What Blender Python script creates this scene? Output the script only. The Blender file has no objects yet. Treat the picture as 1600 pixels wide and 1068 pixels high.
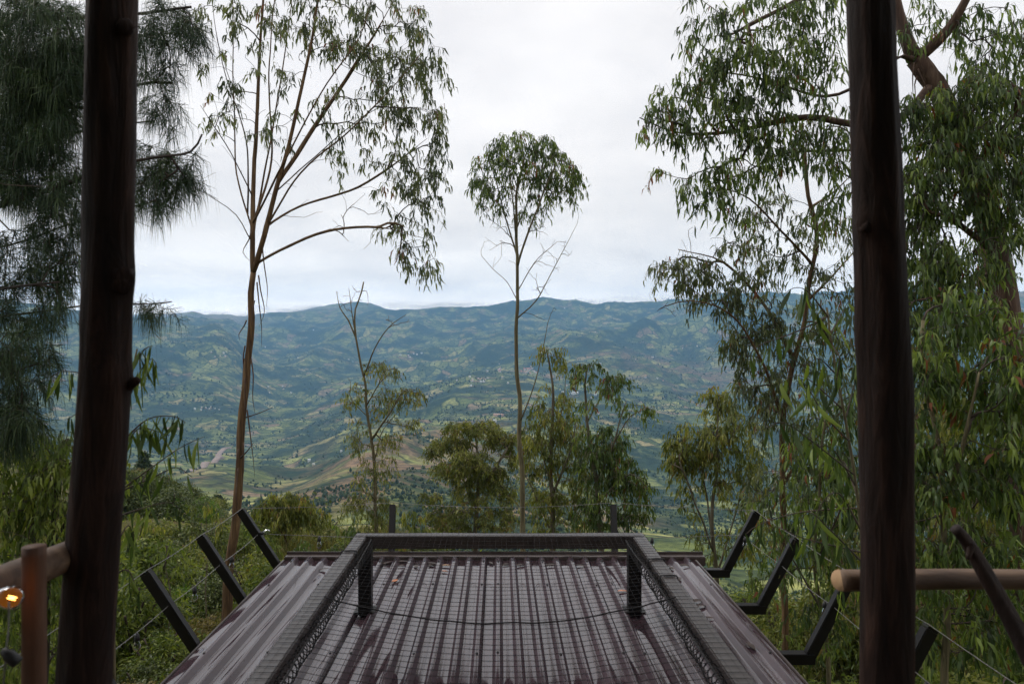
import bpy, bmesh, math, random
import numpy as np
from mathutils import Vector, Matrix

random.seed(4)
rng = np.random.default_rng(11)
S = bpy.context.scene
COL = S.collection

# ------------------------------------------------------------------ camera, sky, sun, exposure
F, CX, CY, EYE = 1067.0, 780.0, 534.0, 2.13      # focal length and principal point in photo pixels, eye height over the tin roof
cam = bpy.data.cameras.new('camera')
cam.sensor_width = 36.0
cam.lens = 24.0
cam.shift_x = 0.0125
cam.clip_start = 0.05
cam.clip_end = 60000
cam.dof.use_dof = True
cam.dof.focus_distance = 12.0
cam.dof.aperture_fstop = 3.2
camo = bpy.data.objects.new('camera', cam)
camo.location = (0, 0, EYE)
camo.rotation_euler = (math.radians(90), 0, 0)
COL.objects.link(camo)
S.camera = camo

SUN_EL, SUN_ROT = math.radians(46), math.radians(-62)
W = bpy.data.worlds.new('World')
S.world = W
W.use_nodes = True
wn, wl = W.node_tree.nodes, W.node_tree.links
wn.clear()
w_out = wn.new('ShaderNodeOutputWorld')
w_bg = wn.new('ShaderNodeBackground')
w_bg.inputs['Strength'].default_value = 0.1
w_sky = wn.new('ShaderNodeTexSky')
w_sky.sky_type = 'NISHITA'
w_sky.sun_disc = False
w_sky.sun_elevation = SUN_EL
w_sky.sun_rotation = SUN_ROT
w_tc = wn.new('ShaderNodeTexCoord')
w_sep = wn.new('ShaderNodeSeparateXYZ')
wl.new(w_tc.outputs['Generated'], w_sep.inputs[0])
w_z = wn.new('ShaderNodeMath'); w_z.operation = 'MAXIMUM'; w_z.inputs[1].default_value = 0.0
wl.new(w_sep.outputs['Z'], w_z.inputs[0])
w_za = wn.new('ShaderNodeMath'); w_za.operation = 'ADD'; w_za.inputs[1].default_value = 0.16
wl.new(w_z.outputs[0], w_za.inputs[0])
w_dx = wn.new('ShaderNodeMath'); w_dx.operation = 'DIVIDE'
w_dy = wn.new('ShaderNodeMath'); w_dy.operation = 'DIVIDE'
wl.new(w_sep.outputs['X'], w_dx.inputs[0]); wl.new(w_za.outputs[0], w_dx.inputs[1])
wl.new(w_sep.outputs['Y'], w_dy.inputs[0]); wl.new(w_za.outputs[0], w_dy.inputs[1])
w_cb = wn.new('ShaderNodeCombineXYZ')
wl.new(w_dx.outputs[0], w_cb.inputs[0]); wl.new(w_dy.outputs[0], w_cb.inputs[1])
w_n1 = wn.new('ShaderNodeTexNoise'); w_n1.inputs['Scale'].default_value = 0.7
w_n1.inputs['Detail'].default_value = 9; w_n1.inputs['Roughness'].default_value = 0.52
w_n1.inputs['Distortion'].default_value = 0.25
wl.new(w_cb.outputs[0], w_n1.inputs['Vector'])
w_r = wn.new('ShaderNodeValToRGB')
w_r.color_ramp.elements[0].position = 0.38; w_r.color_ramp.elements[0].color = (0.68, 0.685, 0.715, 1)
w_r.color_ramp.elements[1].position = 0.6; w_r.color_ramp.elements[1].color = (0.9, 0.9, 0.915, 1)
w_n2 = wn.new('ShaderNodeTexNoise'); w_n2.inputs['Scale'].default_value = 1.9
w_n2.inputs['Detail'].default_value = 7; w_n2.inputs['Roughness'].default_value = 0.55
wl.new(w_cb.outputs[0], w_n2.inputs['Vector'])
w_nm = wn.new('ShaderNodeMixRGB'); w_nm.inputs[0].default_value = 0.42
wl.new(w_n1.outputs['Fac'], w_nm.inputs[1]); wl.new(w_n2.outputs['Fac'], w_nm.inputs[2])
wl.new(w_nm.outputs[0], w_r.inputs[0])
w_mul = wn.new('ShaderNodeMixRGB'); w_mul.blend_type = 'MULTIPLY'; w_mul.inputs[0].default_value = 1.0
w_mul.inputs[2].default_value = (32.4, 31.0, 29.6, 1)
wl.new(w_r.outputs[0], w_mul.inputs[1])
w_h = wn.new('ShaderNodeValToRGB')          # thin bright cloud low over the ridge, an even sheet above
_e = w_h.color_ramp.elements
for _p, _v in ((0.05, 0.63), (0.09, 0.44), (0.17, 0.345)):
    _n = _e.new(_p); _n.color = (_v, _v * .98, _v * .94, 1)
_e[0].position = 0.0; _e[0].color = (1.0, .97, .92, 1)
_e[-1].position = 0.36; _e[-1].color = (0.308, .308, .307, 1)
wl.new(w_z.outputs[0], w_h.inputs[0])
w_hm = wn.new('ShaderNodeVectorMath'); w_hm.operation = 'MULTIPLY'
wl.new(w_mul.outputs[0], w_hm.inputs[0]); wl.new(w_h.outputs[0], w_hm.inputs[1])
w_mix = wn.new('ShaderNodeMixRGB'); w_mix.inputs[0].default_value = 0.94
wl.new(w_sky.outputs[0], w_mix.inputs[1]); wl.new(w_hm.outputs[0], w_mix.inputs[2])
wl.new(w_mix.outputs[0], w_bg.inputs[0]); wl.new(w_bg.outputs[0], w_out.inputs[0])

sun = bpy.data.lights.new('sun', 'SUN')
sun.energy = 1.0
sun.angle = math.radians(14)
sun.color = (1.0, 0.96, 0.9)
suno = bpy.data.objects.new('sun', sun)
# the sun stands at azimuth SUN_ROT (from +Y towards +X) and elevation SUN_EL
sd = Vector((math.sin(SUN_ROT) * math.cos(SUN_EL), math.cos(SUN_ROT) * math.cos(SUN_EL), math.sin(SUN_EL)))
suno.rotation_euler = (-sd).to_track_quat('-Z', 'Y').to_euler()
COL.objects.link(suno)

S.view_settings.view_transform = 'Standard'
S.view_settings.look = 'None'
S.view_settings.exposure = 0.5
S.view_settings.gamma = 1.0
S.view_settings.use_curve_mapping = False
S.render.engine = 'CYCLES'
S.cycles.use_denoising = True
S.cycles.max_bounces = 8
S.cycles.transparent_max_bounces = 16
S.cycles.volume_bounces = 0
S.cycles.sample_clamp_indirect = 6.0

# ------------------------------------------------------------------ helpers
def at(px, py, d):
    return np.array([(px - CX) * d / F, d, EYE - (py - CY) * d / F])

def tag(o, label=None, cat=None, group=None, kind=None):
    if label: o['label'] = label
    if cat: o['category'] = cat
    if group: o['group'] = group
    if kind: o['kind'] = kind
    return o

def thing(name, label, cat, loc=(0, 0, 0), group=None):
    o = bpy.data.objects.new(name, None)
    o.location = [float(c) for c in loc]
    o.empty_display_size = 0.1
    COL.objects.link(o)
    return tag(o, label, cat, group)

def link(name, me, parent=None, world=True):
    o = bpy.data.objects.new(name, me)
    COL.objects.link(o)
    if parent is not None:
        o.parent = parent
        if world:     # geometry is written in world space: cancel the parents' offset
            off = Vector((0, 0, 0)); p = parent
            while p is not None:
                off += p.location; p = p.parent
            o.location = -off
    return o

class Geo:
    """collects quads and triangles as numpy arrays and links them as ONE mesh object"""
    def __init__(s):
        s.V = []; s.Q = []; s.T = []; s.n = 0; s.a = []; s.mq = []; s.mt = []
    def add(s, V, Q=None, T=None, tint=0.5, mi=0):
        V = np.asarray(V, float).reshape(-1, 3)
        s.V.append(V)
        s.a.append(np.broadcast_to(np.asarray(tint, float), (len(V),)))
        if Q is not None and len(Q):
            Q = np.asarray(Q, int); s.Q.append(Q + s.n); s.mq.append(np.full(len(Q), mi))
        if T is not None and len(T):
            T = np.asarray(T, int); s.T.append(T + s.n); s.mt.append(np.full(len(T), mi))
        s.n += len(V)
    def mesh(s, name, mats, smooth=False):
        me = bpy.data.meshes.new(name)
        V = np.concatenate(s.V) if s.V else np.zeros((0, 3))
        Q = np.concatenate(s.Q) if s.Q else np.zeros((0, 4), int)
        T = np.concatenate(s.T) if s.T else np.zeros((0, 3), int)
        me.vertices.add(len(V)); me.vertices.foreach_set('co', V.astype(np.float32).ravel())
        loops = np.concatenate([Q.ravel(), T.ravel()])
        me.loops.add(len(loops)); me.loops.foreach_set('vertex_index', loops.astype(np.int32))
        nf = len(Q) + len(T)
        me.polygons.add(nf)
        st = np.concatenate([np.arange(len(Q)) * 4, len(Q) * 4 + np.arange(len(T)) * 3])
        me.polygons.foreach_set('loop_start', st.astype(np.int32))
        mi = np.concatenate(s.mq + s.mt) if nf else np.zeros(0, int)
        me.polygons.foreach_set('material_index', mi.astype(np.int32))
        if smooth: me.polygons.foreach_set('use_smooth', np.ones(nf, bool))
        for m in (mats if isinstance(mats, (list, tuple)) else [mats]): me.materials.append(m)
        at_ = me.attributes.new('tint', 'FLOAT', 'POINT')
        at_.data.foreach_set('value', (np.concatenate(s.a) if s.a else np.zeros(0)).astype(np.float32))
        me.update(calc_edges=True)
        me.validate()
        return me
    def build(s, name, mats, parent=None, smooth=False):
        return link(name, s.mesh(name, mats, smooth), parent)

def norm(v):
    return v / (np.linalg.norm(v, axis=-1, keepdims=True) + 1e-12)

def tube(geo, P, R, sides=6, tint=0.5, mi=0, lump=0.0, cap=True):
    P = np.asarray(P, float); k = len(P)
    R = np.broadcast_to(np.asarray(R, float), (k,))
    t = np.empty_like(P)
    t[1:-1] = P[2:] - P[:-2]; t[0] = P[1] - P[0]; t[-1] = P[-1] - P[-2]
    t = norm(t)
    ref = np.array([1.0, 0.13, 0.07]) if abs(t[:, 0]).mean() < 0.8 else np.array([0.1, 0.2, 1.0])
    u = norm(np.cross(t, ref)); v = np.cross(t, u)
    a = np.arange(sides) / sides * 2 * np.pi
    RR = R[:, None] * (1 + (lump * rng.standard_normal((k, sides)) if lump else 0))
    V = P[:, None, :] + RR[..., None] * (np.cos(a)[None, :, None] * u[:, None, :] + np.sin(a)[None, :, None] * v[:, None, :])
    i = np.arange(k - 1)[:, None] * sides; j = np.arange(sides)[None, :]; j2 = (j + 1) % sides
    Q = np.stack([i + j, i + j2, i + sides + j2, i + sides + j], -1).reshape(-1, 4)
    V = V.reshape(-1, 3)
    T = []
    if cap:
        V = np.concatenate([V, P[:1], P[-1:]])
        b, e = k * sides, k * sides + 1
        for q in range(sides):
            T.append((b, (q + 1) % sides, q)); T.append((e, (k - 1) * sides + q, (k - 1) * sides + (q + 1) % sides))
    geo.add(V, Q, T, tint, mi)

def catmull(P, step):
    P = np.asarray(P, float)
    if len(P) == 2:
        n = max(2, int(np.linalg.norm(P[1] - P[0]) / step) + 1)
        return P[0] + (P[1] - P[0]) * np.linspace(0, 1, n)[:, None]
    E = np.concatenate([[2 * P[0] - P[1]], P, [2 * P[-1] - P[-2]]])
    out = []
    for i in range(1, len(E) - 2):
        a, b, c, d = E[i - 1], E[i], E[i + 1], E[i + 2]
        n = max(2, int(np.linalg.norm(c - b) / step) + 1)
        t = np.linspace(0, 1, n, endpoint=False)[:, None]
        out.append(0.5 * (2 * b + (c - a) * t + (2 * a - 5 * b + 4 * c - d) * t * t + (3 * b - a - 3 * c + d) * t ** 3))
    out.append(P[-1:])
    return np.concatenate(out)

def bm_obj(name, bm, mat, parent=None, smooth=False):
    me = bpy.data.meshes.new(name)
    bm.to_mesh(me); bm.free()
    if smooth:
        for p in me.polygons: p.use_smooth = True
    me.materials.append(mat)
    return link(name, me, parent)

def beam(p0, p1, w, h, up=(0, 0, 1), bev=0.004):
    """a bevelled bar of section w x h from p0 to p1 (a bmesh)"""
    p0, p1, up = Vector(p0), Vector(p1), Vector(up)
    t = (p1 - p0).normalized(); s = t.cross(up).normalized(); u = s.cross(t)
    bm = bmesh.new()
    bmesh.ops.create_cube(bm, size=1)
    L = (p1 - p0).length
    M = Matrix((( t.x * L, s.x * w, u.x * h, 0), (t.y * L, s.y * w, u.y * h, 0), (t.z * L, s.z * w, u.z * h, 0), (0, 0, 0, 1)))
    M.translation = (p0 + p1) / 2
    bmesh.ops.transform(bm, matrix=M, verts=bm.verts)
    if bev: bmesh.ops.bevel(bm, geom=bm.edges[:], offset=bev, segments=2, affect='EDGES')
    return bm

# value noise on numpy arrays
_perm = np.random.default_rng(3).random((256, 256))
def vnoise(x, y):
    xi = np.floor(x).astype(int); yi = np.floor(y).astype(int)
    fx = x - xi; fy = y - yi
    fx = fx * fx * fx * (fx * (fx * 6 - 15) + 10); fy = fy * fy * fy * (fy * (fy * 6 - 15) + 10)
    g = lambda a, b: _perm[a & 255, b & 255]
    return (g(xi, yi) * (1 - fx) + g(xi + 1, yi) * fx) * (1 - fy) + (g(xi, yi + 1) * (1 - fx) + g(xi + 1, yi + 1) * fx) * fy - 0.5

def sstep(a, b, x):
    t = np.clip((x - a) / (b - a), 0, 1)
    return t * t * (3 - 2 * t)

# ------------------------------------------------------------------ materials
def mat(name):
    m = bpy.data.materials.new(name)
    m.use_nodes = True
    nt = m.node_tree
    nt.nodes.clear()
    out = nt.nodes.new('ShaderNodeOutputMaterial')
    b = nt.nodes.new('ShaderNodeBsdfPrincipled')
    nt.links.new(b.outputs[0], out.inputs[0])
    return m, nt.nodes, nt.links, b, out

def noise(n, l, scale, detail=4, rough=0.55, vec=None, dist=0.0):
    t = n.new('ShaderNodeTexNoise')
    t.inputs['Scale'].default_value = scale; t.inputs['Detail'].default_value = detail
    t.inputs['Roughness'].default_value = rough; t.inputs['Distortion'].default_value = dist
    if vec is not None: l.new(vec, t.inputs['Vector'])
    return t

def ramp(n, l, fac, stops, const=False):
    r = n.new('ShaderNodeValToRGB')
    e = r.color_ramp.elements
    while len(e) < len(stops): e.new(0.5)
    for k, (p, c) in enumerate(stops):
        e[k].position = p; e[k].color = (*c, 1) if len(c) == 3 else c
    if const: r.color_ramp.interpolation = 'CONSTANT'
    l.new(fac, r.inputs[0])
    return r

def objvec(n, l, scale=(1, 1, 1)):
    tc = n.new('ShaderNodeTexCoord'); mp = n.new('ShaderNodeMapping')
    mp.inputs['Scale'].default_value = scale
    l.new(tc.outputs['Object'], mp.inputs['Vector'])
    return mp.outputs[0]

def bump(n, l, h, strength, dist, b):
    bp = n.new('ShaderNodeBump')
    bp.inputs['Strength'].default_value = strength; bp.inputs['Distance'].default_value = dist
    l.new(h, bp.inputs['Height']); l.new(bp.outputs[0], b.inputs['Normal'])
    return bp

def bark(name, c0, c1, c2, sc=(9, 9, 1.2), rough=0.85, bstr=0.6):
    m, n, l, b, o = mat(name)
    v = objvec(n, l, sc)
    t = noise(n, l, 1.0, 7, 0.62, v, 0.6)
    r = ramp(n, l, t.outputs['Fac'], [(0.28, c0), (0.5, c1), (0.74, c2)])
    l.new(r.outputs[0], b.inputs['Base Color'])
    b.inputs['Roughness'].default_value = rough
    bump(n, l, t.outputs['Fac'], bstr, 0.02, b)
    return m

def leafmat(name, c0, c1, c2, rough=0.42, trans=0.36, rare=None):
    m, n, l, b, o = mat(name)
    a = n.new('ShaderNodeAttribute'); a.attribute_name = 'tint'
    stops = [(0.05, c0), (0.5, c1), (0.9, c2)]
    if rare: stops = [(0.05, c0), (0.5, c1), (0.82, c2), (0.88, c2), (0.9, rare)]
    r = ramp(n, l, a.outputs['Fac'], stops)
    l.new(r.outputs[0], b.inputs['Base Color'])
    b.inputs['Roughness'].default_value = rough
    b.inputs['IOR'].default_value = 1.4
    tr = n.new('ShaderNodeBsdfTranslucent')
    mx = n.new('ShaderNodeMixRGB'); mx.blend_type = 'MULTIPLY'; mx.inputs[0].default_value = 1
    mx.inputs[2].default_value = (1.42, 1.5, 0.6, 1)
    l.new(r.outputs[0], mx.inputs[1]); l.new(mx.outputs[0], tr.inputs['Color'])
    ms = n.new('ShaderNodeMixShader'); ms.inputs[0].default_value = trans
    l.new(b.outputs[0], ms.inputs[1]); l.new(tr.outputs[0], ms.inputs[2])
    l.new(ms.outputs[0], o.inputs[0])
    return m

def plain(name, col, rough=0.5, metal=0.0, var=0.25, vs=8.0, bmp=0.15):
    m, n, l, b, o = mat(name)
    t = noise(n, l, vs, 5, 0.6, objvec(n, l))
    c = np.array(col)
    r = ramp(n, l, t.outputs['Fac'], [(0.3, tuple(c * (1 - var))), (0.7, tuple(c * (1 + var)))])
    l.new(r.outputs[0], b.inputs['Base Color'])
    b.inputs['Metallic'].default_value = metal
    rr = n.new('ShaderNodeMapRange'); rr.inputs[3].default_value = rough * 0.75; rr.inputs[4].default_value = min(1, rough * 1.3)
    l.new(t.outputs['Fac'], rr.inputs[0]); l.new(rr.outputs[0], b.inputs['Roughness'])
    if bmp: bump(n, l, t.outputs['Fac'], bmp, 0.01, b)
    return m

M = {}
M['bark_tan'] = bark('bark_tan', (0.024, 0.012, 0.005), (0.11, 0.06, 0.024), (0.235, 0.15, 0.07), (24, 24, 1.7))
M['bark_grey'] = bark('bark_grey', (0.045, 0.034, 0.024), (0.12, 0.1, 0.066), (0.22, 0.19, 0.13), (24, 24, 2))
M['bark_olive'] = bark('bark_olive', (0.04, 0.032, 0.018), (0.12, 0.1, 0.05), (0.24, 0.2, 0.11), (26, 26, 2))
M['bark_red'] = bark('bark_red', (0.02, 0.01, 0.007), (0.075, 0.04, 0.025), (0.16, 0.105, 0.07), (16, 16, 1.2))
M['bark_dark'] = bark('bark_dark', (0.012, 0.009, 0.007), (0.035, 0.026, 0.02), (0.07, 0.055, 0.042), (9, 9, 1.5))
M['twig'] = bark('twig', (0.025, 0.018, 0.015), (0.06, 0.043, 0.034), (0.12, 0.09, 0.065), (9, 9, 2))
M['twig_pale'] = bark('twig_pale', (0.06, 0.05, 0.033), (0.15, 0.125, 0.08), (0.25, 0.2, 0.13), (9, 9, 2))
M['leaf_a'] = leafmat('leaf_grey_green', (0.04, 0.058, 0.034), (0.1, 0.125, 0.064), (0.2, 0.22, 0.1), rare=(0.2, 0.07, 0.04))
M['leaf_b'] = leafmat('leaf_olive', (0.045, 0.06, 0.015), (0.14, 0.165, 0.035), (0.3, 0.29, 0.075), rare=(0.22, 0.13, 0.05))
M['leaf_c'] = leafmat('leaf_deep', (0.024, 0.044, 0.016), (0.08, 0.125, 0.036), (0.2, 0.26, 0.055), rare=(0.2, 0.07, 0.03))
M['leaf_d'] = leafmat('leaf_bright', (0.05, 0.1, 0.015), (0.1, 0.19, 0.02), (0.16, 0.27, 0.03))
M['leaf_e'] = leafmat('leaf_shrub', (0.028, 0.046, 0.01), (0.1, 0.14, 0.028), (0.25, 0.28, 0.06), rough=0.55)
M['needle'] = leafmat('needle', (0.012, 0.026, 0.01), (0.024, 0.05, 0.018), (0.065, 0.1, 0.03), rough=0.5, trans=0.15)
M['grass'] = leafmat('grass_blades', (0.04, 0.056, 0.014), (0.1, 0.112, 0.03), (0.26, 0.22, 0.09), rough=0.65)

# ------------------------------------------------------------------ terrain
D_N = np.array([0.5, 4, 8, 14, 20, 28, 45, 80, 150, 300, 600, 1000, 1500, 2000, 2700, 3500, 4500, 5500, 6500, 8000, 9000])
# near part as heights (m), far part as the line of sight it should reach (photo rows), per sight line
NEAR = {  # d: .5  4    8    14    20   28    45   80  150  300
    -700: [-2.4, -2.5, -2.6, -2.8, -2.9, -3.2, -4, -6, -14, -45],
    0:    [-2.4, -2.6, -2.8, -3.3, -3.7, -4.6, -6.5, -10, -28, -75],
    200:  [-2.4, -2.6, -2.9, -3.4, -4.2, -5.6, -9.5, -13.6, -45, -88],
    330:  [-2.4, -2.6, -2.9, -3.4, -4.2, -5.8, -10, -17.5, -52, -92],
    430:  [-2.4, -2.6, -2.9, -3.4, -4.1, -5.5, -10.5, -23, -55, -95],
    600:  [-2.4, -2.6, -2.9, -3.4, -4.1, -5.7, -14, -31, -60, -100],
    800:  [-2.4, -2.6, -2.9, -3.6, -5.0, -8.5, -18, -34, -62, -105],
    1000: [-2.4, -2.7, -3.1, -4.4, -6.8, -11, -20, -36, -64, -110],
    1200: [-2.4, -2.7, -3.2, -4.6, -7.0, -11, -20, -36, -66, -115],
    1600: [-2.4, -2.6, -3.0, -3.9, -5.4, -8.5, -16, -32, -62, -110],
    2300: [-2.4, -2.5, -2.7, -3.0, -3.6, -5, -10, -24, -50, -90]}
FAR = {   # d: 600 1000 1500 2000 2700 3500 4500 5500 6500 8000 9000
    -700: [790, 740, 700, 670, 620, 560, 500, 480, 480, 480, 500],
    0:    [800, 755, 722, 698, 650, 572, 497, 490, 488, 488, 505],
    200:  [808, 766, 732, 712, 668, 596, 512, 514, 510, 506, 520],
    330:  [810, 768, 738, 720, 684, 622, 528, 522, 510, 503, 515],
    430:  [812, 776, 752, 732, 704, 660, 606, 560, 520, 496, 510],
    600:  [796, 740, 700, 690, 672, 642, 594, 548, 512, 489, 505],
    800:  [800, 762, 722, 692, 662, 624, 576, 530, 500, 479, 495],
    1000: [850, 812, 772, 730, 684, 634, 576, 524, 494, 482, 500],
    1200: [860, 822, 778, 730, 680, 622, 560, 504, 474, 466, 485],
    1600: [850, 800, 750, 700, 650, 600, 540, 490, 462, 455, 480],
    2300: [830, 780, 730, 690, 640, 590, 530, 490, 465, 455, 480]}
KEYS = sorted(NEAR)
NA, NR = 620, 400
AZ0, AZ1 = math.radians(-54), math.radians(54)
az_front = np.linspace(AZ0, AZ1, 520)
az_back = np.linspace(AZ1, AZ0 + 2 * np.pi, 102)[1:-1]
AZ = np.concatenate([az_front, az_back])
RG = np.concatenate([[0.5], np.geomspace(2.5, 300, 110), np.geomspace(310, 9000, 300)])
def build_heights():
    A, R = np.meshgrid(AZ, RG, indexing='ij')
    Af = np.where(A > np.pi, A - 2 * np.pi, A)
    Ac = np.clip(Af, AZ0, AZ1)
    d = np.maximum(R * np.cos(Ac), 0.3)
    px = CX + F * np.tan(Ac)
    tab = []
    for k in KEYS:
        z = np.concatenate([NEAR[k], [EYE - (y - CY) / F * dd for y, dd in zip(FAR[k], D_N[10:])]])
        tab.append(z)
    tab = np.array(tab)
    ld = np.log(np.clip(d, D_N[0], D_N[-1])); lD = np.log(D_N)
    cols = np.stack([np.interp(ld, lD, t) for t in tab])       # key x az x r
    kk = np.array(KEYS, float)
    f = np.interp(px, kk, np.arange(len(kk)))
    i0 = np.clip(np.floor(f).astype(int), 0, len(kk) - 2); w = f - i0
    w = w * w * (3 - 2 * w)
    I, J = np.indices(px.shape)
    Z = cols[i0, I, J] * (1 - w) + cols[i0 + 1, I, J] * w
    # smooth along r a little
    for _ in range(3):
        Zs = Z.copy(); Zs[:, 1:-1] = (Z[:, :-2] + 2 * Z[:, 1:-1] + Z[:, 2:]) / 4; Z = Zs
    # behind the viewer the hillside goes on, rising
    back = sstep(math.radians(52), math.radians(95), np.abs(Af))
    Zb = -2.4 + 0.10 * np.clip(R - 4, 0, 900)
    Z = Z * (1 - back) + Zb * back
    X = R * np.sin(A); Y = R * np.cos(A)
    g = np.minimum(1, d / 4200) * sstep(200, 1200, d)
    rid = lambda w_, ox: 1 - 2 * np.abs(vnoise(X / w_ + ox, Y / w_ + ox * 1.7) * 2)
    Z += g * (70 * vnoise(X / 1500 + 3.1, Y / 1500) + 62 * rid(820, 5.3) * 0.7 + 34 * rid(330, 9.1) * 0.7 + 20 * vnoise(X / 150, Y / 150) + 9 * vnoise(X / 62, Y / 62) + 5 * vnoise(X / 28, Y / 28))
    Z += g * sstep(900, 2200, d) * (72 * rid(1900, 2.2) + 42 * rid(620, 7.7))
    def spur(p0, d0, p1, d1, h, w_):
        a = np.array([(p0 - CX) * d0 / F, d0]); b_ = np.array([(p1 - CX) * d1 / F, d1]); e = b_ - a
        t = np.clip(((X - a[0]) * e[0] + (Y - a[1]) * e[1]) / (e @ e), 0, 1)
        q = np.hypot(X - a[0] - t * e[0], Y - a[1] - t * e[1])
        return h * (.35 + .65 * t) * np.exp(-(q / w_) ** 1.5)
    Z += (spur(430, 760, 700, 1650, 46, 105) + spur(560, 640, 720, 1000, 30, 70) + spur(260, 900, 420, 1500, 30, 90) + spur(150, 3300, 420, 3300, 60, 300) + spur(900, 2200, 700, 3400, 60, 260) + spur(1150, 2300, 960, 4300, 80, 330)) * (Y > 0)
    nearw = 1 - sstep(300, 900, d)
    Z += nearw * (0.16 * vnoise(X / 1.1, Y / 1.1) * sstep(5, 9, d) + 0.5 * vnoise(X / 4.3, Y / 4.3) * sstep(7, 16, d) + 1.6 * vnoise(X / 15, Y / 15) * sstep(25, 60, d) + 6 * vnoise(X / 45, Y / 45) * sstep(60, 200, d))
    return X, Y, Z, d, px
TX, TY, TZ, TD, TPX = build_heights()

def height(x, y):
    r = math.hypot(x, y); a = math.atan2(x, y)
    if a < AZ0: a += 2 * math.pi
    fa = np.interp(a, AZ, np.arange(len(AZ))); fr = np.interp(r, RG, np.arange(len(RG)))
    i, j = min(int(fa), len(AZ) - 2), min(int(fr), len(RG) - 2)
    u, v = fa - i, fr - j
    return float((TZ[i, j] * (1 - u) + TZ[i + 1, j] * u) * (1 - v) + (TZ[i, j + 1] * (1 - u) + TZ[i + 1, j + 1] * u) * v)

def on_ground(px, d):
    x = (px - CX) * d / F
    return np.array([x, d, height(x, d)])

def look_down(px, py, dmin=400, dmax=8800):
    """where the sight line through a photo pixel first meets the far terrain"""
    for d in np.geomspace(dmin, dmax, 900):
        x = (px - CX) * d / F
        z = height(x, d)
        if CY - (z - EYE) * F / d <= py: return np.array([x, d, z])
    return None

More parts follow.
